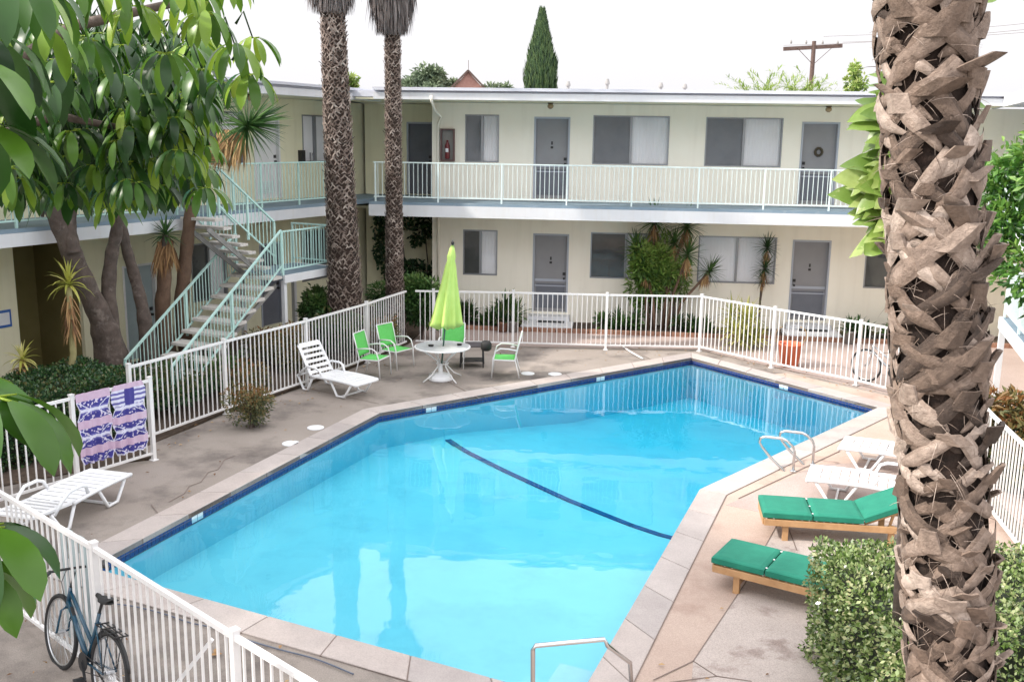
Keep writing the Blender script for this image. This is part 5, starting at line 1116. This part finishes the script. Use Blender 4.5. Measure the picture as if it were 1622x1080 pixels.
# ---------------------------------------------------------------- umbrella tree (large drooping leaflets) close on the left
e=empty('umbrella_tree',(-4.6,5.3,0),'umbrella tree with large glossy drooping leaves overhanging the upper left','tree')
mb=MB(); tk=[(-4.6,5.3,0),(-4.5,5.4,1.6),(-4.35,5.6,3.0),(-4.2,5.9,4.3),(-3.9,6.3,5.4)]; mb.tube(tk,[.16,.14,.12,.11,.08],12); part('trunk',mb,M['bark'],e,smooth=True)
lb=MB(); tw=lb
def cluster(c,L,n=9,spread=1.15,droop=2.3,t=(0,.75),from_=None,W=.275,face=None):
    c=Vector(c); a0=rnd(0,2*PI)
    for k in range(n):
        a=a0+2*PI*k/n+rnd(-.12,.12); d=Vector((math.cos(a),math.sin(a),rnd(-.15,.35)-.15*spread)); st=c; pe=c+d*L*.22
        tw.tube([st,pe],[.004,.0035],4,t=1)
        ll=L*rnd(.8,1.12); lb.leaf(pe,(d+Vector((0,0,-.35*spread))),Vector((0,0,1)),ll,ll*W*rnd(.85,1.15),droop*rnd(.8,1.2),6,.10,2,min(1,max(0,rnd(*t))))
    if from_ is not None:
        f=Vector(from_); tw.tube([f,f.lerp(c,.5)+Vector((0,0,.12)),c],[.010,.007,.005],6,t=.1)
# branches
brs=[]
def branch(pts,r):
    mb=MB(); mb.tube([Vector(p) for p in pts],[r*(1-.6*i/(len(pts)-1)) for i in range(len(pts))],8); part('branch',mb,M['bark'],e,smooth=True)
branch([tk[3],(-3.6,6.2,5.2),(-2.8,6.5,5.75),(-2.1,6.7,5.95)],.06)
branch([tk[3],(-3.7,6.3,4.9),(-3.1,6.8,5.2),(-2.6,7.0,5.1)],.05)
branch([tk[2],(-3.6,5.0,3.9),(-2.7,4.2,4.4),(-2.1,3.7,4.5)],.05)
branch([tk[4],(-3.4,6.3,6.1),(-2.7,6.2,6.5),(-2.0,6.3,6.6)],.05)
branch([tk[2],(-3.8,5.0,3.4),(-2.9,4.1,3.75),(-2.3,3.6,3.9)],.04)
S=lambda u,v,Y:atY(u,v,Y)
cl=[  # u,v,Y,L,t-range,n; t tints outer leaves as lit, inner ones as shaded
 (138,62,5.6,.34,(.05,.55),9),(262,84,5.8,.33,(.05,.55),9),(372,72,6.2,.34,(.3,.75),9),(325,20,5.9,.34,(.35,.85),9),(210,10,5.7,.34,(.3,.85),9),(120,-30,5.4,.36,(.3,.9),9),(60,-20,4.6,.40,(.05,.6),9),(20,-40,4.2,.42,(.05,.7),9),
 (-20,60,4.4,.42,(.0,.5),9),(70,40,5.0,.36,(.1,.7),9),(300,-20,6,.36,(.4,.9),9),(345,-45,6.3,.36,(.4,.9),9),(260,-40,5.6,.34,(.4,.9),9),(180,-30,5.5,.34,(.4,.9),8),
 (190,118,6.4,.34,(.0,.4),9),(320,110,6.5,.33,(.1,.6),9),(235,150,6.8,.34,(0,.4),8),(90,130,6.2,.36,(0,.35),8),(20,130,5.8,.38,(0,.4),9),
 (185,222,6.8,.33,(.1,.7),9),(235,252,7.0,.33,(.35,.95),9),(300,240,7.1,.30,(.4,1),8),(150,262,7.0,.33,(.1,.6),9),(100,290,7.0,.33,(.1,.7),9),(60,230,6.6,.36,(0,.4),9),(215,300,7.2,.30,(.45,1),8),(260,200,7.0,.32,(.1,.6),8),(322,215,7.1,.26,(.5,1),7),(40,200,6.6,.36,(.0,.4),9),(10,265,6.2,.36,(.0,.5),9),(130,205,7.0,.32,(0,.3),9),(170,330,7.4,.24,(.5,1),7),
]
random.seed(21)
for _ in range(210):
    u=rnd(-40,330); v=rnd(40,300)
    if u>200 and v<60: continue
    cl.append((u,v,rnd(6.7,8.6),rnd(.27,.35),random.choice(((0,.3),(0,.5),(.1,.6),(.4,1))),8))
for _ in range(130): cl.append((rnd(-40,300),rnd(30,300),rnd(8.7,10.5),.42,(0,.3),8))  # far layer tinted dark, inner crown shade put into the leaf colour
cl+=[(395,118,6.4,.30,(.3,.85),9),(352,130,6.6,.30,(.1,.6),9),(400,60,6.6,.28,(.4,.9),8),(95,95,5.6,.34,(.0,.4),9),(10,90,4.8,.38,(.0,.45),9)]
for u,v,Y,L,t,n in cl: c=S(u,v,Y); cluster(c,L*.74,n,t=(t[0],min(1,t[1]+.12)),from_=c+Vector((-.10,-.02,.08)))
# nearest drooping leaves at the left edge
for u,v,Y,L,t in ((-8,628,3.2,.32,(.35,.6)),(-60,600,3.4,.34,(.2,.7)),(-25,835,3.2,.30,(.2,.6)),(-70,900,3.1,.32,(.2,.6)),(-45,200,3.9,.34,(.2,.6)),(-60,100,3.8,.36,(.1,.6))):
    c=S(u,v,Y); cluster(c,L,9,spread=1.0,droop=1.7,W=.42,t=t,from_=c+Vector((-.4,.1,.2)))
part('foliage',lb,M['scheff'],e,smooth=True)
# ---------------------------------------------------------------- large pale leaved plant behind the near palm
e=empty('large_leaved_plant',(3.45,8.0,0),'pale green large leaved plant growing behind the near palm trunk','plant'); Y=7.7
stm=[Vector((3.35,7.7,0)),atY(1450,500,Y),atY(1445,350,Y),atY(1440,250,Y),atY(1425,180,Y)]; mb=MB(); mb.tube(stm,[.05,.045,.04,.03,.02],10); part('stem',mb,M['bark'],e,smooth=True)
mb=MB()
def pl(u0,v0,u1,v1,L,W,dy=0,t=(.2,.8)):
    a=atY(u0,v0,Y);b=atY(u1,v1,Y+dy); d=(b-a); mb.leaf(a,d+Vector((0,0,.12*d.length)),Vector((0,-1,.5)),d.length*1.1,W*1.1,.5,12,.16,2,rnd(*t),rip=.16)
random.seed(5)
for k in range(95):
    v0=rnd(165,385); u0=1446+rnd(-6,6); f=(v0-165)/220
    if k%3: a_=rnd(-2.9,-1.0)-.15 if f<.4 else rnd(-3.3,-2.2)   # towards the left and up
    else: a_=rnd(0,6.28)
    c=atY(u0,v0,Y+rnd(-.1,.1)); el=rnd(-.4,1.0)*(1-f*.7); d=Vector((-abs(math.cos(a_)) if k%3 else math.cos(a_),rnd(-.7,.7),math.sin(el)*1.1+.1))
    L=rnd(.26,.50); tw_=d.normalized(); mb.tube([c,c+tw_*.07],.008,5,t=.8)
    mb.leaf(c+tw_*.06,d,Vector((rnd(-.4,.4),-.6,.6)),L,L*rnd(.40,.54),rnd(.5,1.3),10,.10,0,min(1,max(0,rnd(0,.5)+f*.4)),rip=.07)
for q in ((1440,240,1396,150,.4,.10,0),(1445,250,1412,128,.5,.10,-.1),(1440,300,1330,275,.45,.19,.1),(1440,340,1325,300,.4,.18,.2),(1450,40,1566,-10,.3,.1,.2),(1440,350,1372,395,.4,.2,0),(1445,350,1410,402,.4,.18,.2)): pl(*q)
part('foliage',mb,M['ylime'],e,smooth=True)
# bright tree right of the trunk
def treecrown(mb,c,r,n,ls,clumps=40,W=.5,t=(0,1),shape=0):
    c=Vector(c); cl=[]
    for _ in range(clumps):
        d=rdir(); rr=rnd(.45,1)**.6; cl.append((c+Vector((d.x*r[0]*rr,d.y*r[1]*rr,d.z*r[2]*rr)),rnd(.18,.34)))
    for i in range(n):
        q,k=random.choice(cl); d=rdir(); p=q+Vector((d.x*r[0],d.y*r[1],d.z*r[2]))*k*random.random()**.4
        mb.leaf(p,(d+rdir()*.8).normalized(),rdir(),ls*rnd(.7,1.3),ls*W,.5,2,.15,shape,min(1,max(0,.45+.3*d.z+rnd(-.3,.4))))
def tree(label,base,H,c,r,n,ls,lm,trunk_r=.12,clumps=40,name='leafy_tree',group=None,cat='tree',limbs=5,W=.5):
    e=empty(name,base,label,cat,group); b=Vector(base); c=Vector(c)
    mb=MB(); mb.tube([b,b.lerp(c,.5)+Vector((.05,0,0)),c],[trunk_r,trunk_r*.8,trunk_r*.4],10); part('trunk',mb,M['bark'],e,smooth=True)
    for i in range(limbs):
        d=rdir(); d.z=abs(d.z)*.6; s=b.lerp(c,rnd(.5,.9)); mb=MB(); mb.tube([s,s+Vector((d.x*r[0],d.y*r[1],d.z*r[2]))*.45,s+Vector((d.x*r[0],d.y*r[1],d.z*r[2]+.3))*.8],[trunk_r*.45,trunk_r*.3,trunk_r*.12],6); part('limb',mb,M['bark'],e,smooth=True)
    mb=MB(); treecrown(mb,c,r,n,ls,clumps,W); part('crown',mb,M[lm],e); return e
tree('bright green small leaved tree right of the near palm',(8.3,14.2,0),5,(7.75,13.8,4.1),(1.3,1.4,1.35),9500,.13,'bright',.09,50)
bush('reddish and green shrub at the right edge beyond the white fence',(7.45,14.1,.75),(.6,.8,.75),3000,.14,'shrub2',up=.2)
tree('tall leafy tree standing left of the courtyard and shading its near corner',(-12.6,8.2,0),11,(-12.4,8.4,9.2),(3.6,4.2,2.3),9000,.34,'shrub',.3,60)
# ---------------------------------------------------------------- far background
e=empty('cypress_tree',(.95,38,0),'tall dark green cypress rising behind the roof','tree'); mb=MB(); mb.tube([(.95,38,0),(.93,38,9)],[.2,.04],8); part('trunk',mb,M['bark'],e)
mb=MB()
for i in range(15000):
    z=1.0+8.6*random.random(); k=(9.6-z)/8.6; r_=.74*min(1,(k*2.6))**.75*(1-.12*math.sin(z*2.2)); r_=min(r_,.70+.08*noise.noise(Vector((z,0,0)))); a=rnd(0,2*PI); rr=r_*(.72+.28*random.random()+.16*noise.noise(Vector((math.cos(a)*2,math.sin(a)*2,z*2))))
    p=Vector((.93+rr*math.cos(a),38+rr*math.sin(a),z)); mb.leaf(p,Vector((math.cos(a)*.35,math.sin(a)*.35,1)),(math.cos(a),math.sin(a),0),rnd(.16,.32),.07,-.1,2,.3,1,rnd(0,1))
part('crown',mb,M['cyp'],e)
G_='distant trees beyond the flat roof'
tree('dark round tree behind the roof right of the slim palm',(-4.1,46,0),8,(-4.1,46,6.9),(1.3,1.3,1.25),5000,.22,'farleaf',.2,40,group=G_)
tree('small tree top just right of the round tree behind the roof',(-2.7,47,0),8,(-2.7,47,6.9),(.75,.9,.85),2500,.2,'farleaf',.2,24,group=G_)
tree('low tree top between the gable and the cypress',(-.9,46,0),8,(-1.0,46,6.9),(.9,.9,.55),2200,.2,'farleaf',.2,24,group=G_)
tree('tree top peeking between the two palms above the roof',(-8.0,46,0),8,(-8.0,46,6.9),(.9,.9,.7),2600,.2,'farleaf',.2,24,group=G_)
tree('yellow tinged tree top right of the thick palm',(-6.9,40,0),8,(-6.75,40,6.8),(.6,.6,.75),2000,.18,'ylime',.2,18,group=G_)
# pale palm like tree under the utility pole
e=empty('spiky_tree',(10.1,38,0),'pale spiky tree fronds around the utility pole above the roof','tree',G_); mb=MB(); mb.tube([(10.1,38,0),(10.1,38,6.4)],[.25,.15],8); part('trunk',mb,M['bark'],e); mb=MB()
for k in range(52):
    a=rnd(0,PI*2); el=rnd(.25,1.25); d=Vector((math.cos(a)*math.cos(el)*1.2,math.sin(a)*math.cos(el),math.sin(el))); p=Vector((10.1+rnd(-1.5,1.5),38+rnd(-.5,.5),6.7)); q=p+d*rnd(1.0,1.7); 
    for j in range(26):
        t=j/26; s=p.lerp(q,t)-Vector((0,0,.35*t*t)); mb.leaf(s,d+rdir()*.8,(0,0,1),.32*(1-.5*t),.05,.6,2,.2,1,rnd(.2,.9))
part('crown',mb,M['ylime'],e)
e=empty('spiky_tree',(12.6,38,0),'small pale tree top between the utility pole and the near palm','tree',G_); mb=MB(); mb.tube([(12.6,38,0),(12.6,38,7.2)],[.1,.04],8); part('trunk',mb,M['bark'],e); mb=MB(); treecrown(mb,(12.65,38,7.2),(.35,.4,.75),500,.18,14); part('crown',mb,M['ylime'],e)
# utility pole
pc=atY(1289,75,45); e=empty('utility_pole',(pc.x,45,0),'dark wooden utility pole with a crossarm behind the right roof','pole'); mb=MB(); mb.tube([(pc.x,45,0),(pc.x,45,pc.z+.25)],[.15,.09],10); part('pole',mb,M['timber'],e)
a=atY(1241,78,45);b=atY(1334,73,45); mb=MB(); mb.beam(a,b,.12,.16,up=(0,0,1)); part('crossarm',mb,M['timber'],e)
for s in (.3,-.3,.85,-.85): 
    mb=MB(); q=pc+Vector((s*1.2,-.05,.12)); mb.lathe([(.04,0),(.05,.08),(.02,.16)],q,8); part('insulator',mb,M['greyinner'],e)
mb=MB(); 
for s in (-1,1): mb.beam(pc+Vector((0,-.08,-.75)),pc+Vector((s*.75,-.08,-.05)),.03,.02)
part('brace',mb,M['timber'],e)
mb=MB()
for a_ in (a,b,pc+Vector((.4,0,.3))):
    pts=[]
    for k in range(15): t=k/14; pts.append(a_+Vector((22*t,-30*t,3.0*t*t-1.8*t*(1-t)+.15)))
    mb.tube(pts,.008,4)
lone('power_lines',mb,M['timber'],'thin overhead wires running right from the utility pole','wires',origin=pc)
# gable beyond the roof
gp=atY(742,118,45); e=empty('house_gable',(gp.x,45,0),'small brown pointed house gable far behind the roof','house')
mb=MB(); mb.prism([(gp.x-1.2,45),(gp.x+1.2,45),(gp.x+1.2,49),(gp.x-1.2,49)],0,7.0); part('wall',mb,M['gable'],e)
mb=MB(); x0,x1,z0,z1=gp.x-.85,gp.x+.85,7.0,gp.z+.1; mb.add([(x0,44.8,z0),(x1,44.8,z0),(gp.x,44.8,z1),(x0,49,z0),(x1,49,z0),(gp.x,49,z1)],[(0,1,2),(5,4,3),(0,2,5,3),(1,4,5,2),(0,3,4,1)]); rf=part('roof',mb,M['gable'],e)
mb=MB(); mb.beam((gp.x-.95,44.75,7.0),(gp.x,44.75,z1+.05),.12,.08); mb.beam((gp.x+.95,44.75,7.0),(gp.x,44.75,z1+.05),.12,.08); part('barge_board',mb,M['timber'],rf)
mb=MB(); mb.tube([(gp.x,45,z1),(gp.x,45,z1+.5)],.012,5); part('antenna',mb,M['timber'],rf)

# ---------------------------------------------------------------- leaf litter on the paving
mb=MB()
def inpoly(p,poly):
    c=False
    for i in range(len(poly)):
        a,b=poly[i],poly[i-1]
        if (a[1]>p[1])!=(b[1]>p[1]) and p[0]<(b[0]-a[0])*(p[1]-a[1])/(b[1]-a[1])+a[0]: c=not c
    return c
big=offset(POOL,.45); k=0
while k<420:
    if random.random()<.6:
        a,b=random.choice((((-6.2,15.5),(-4.2,19.75)),((-4.2,19.75),(-2.6,24)),((-2.4,23.9),(4.6,23.7)),((4.7,23.6),(7.9,19.5)),((-5.3,9.9),(-2,6.9)),((2.9,9.5),(5.5,13)))); t=random.random(); p=(a[0]+(b[0]-a[0])*t+rnd(-.1,.6),a[1]+(b[1]-a[1])*t+rnd(-.6,.1))
    else: p=(rnd(-6,8),rnd(7,26))
    if inpoly(p,big) or p[1]<6: continue
    k+=1; zz=.022; s=rnd(.02,.05); d=Vector((rnd(-1,1),rnd(-1,1),rnd(0,.15))); mb.leaf((p[0],p[1],zz),d,(0,0,1),s*1.4,s*.8,.1,2,.3,0,rnd(0,1))
lone('leaf_litter',mb,M['dry'],'scattered small dry leaves on the paving around the pool','leaf litter',kind='stuff')
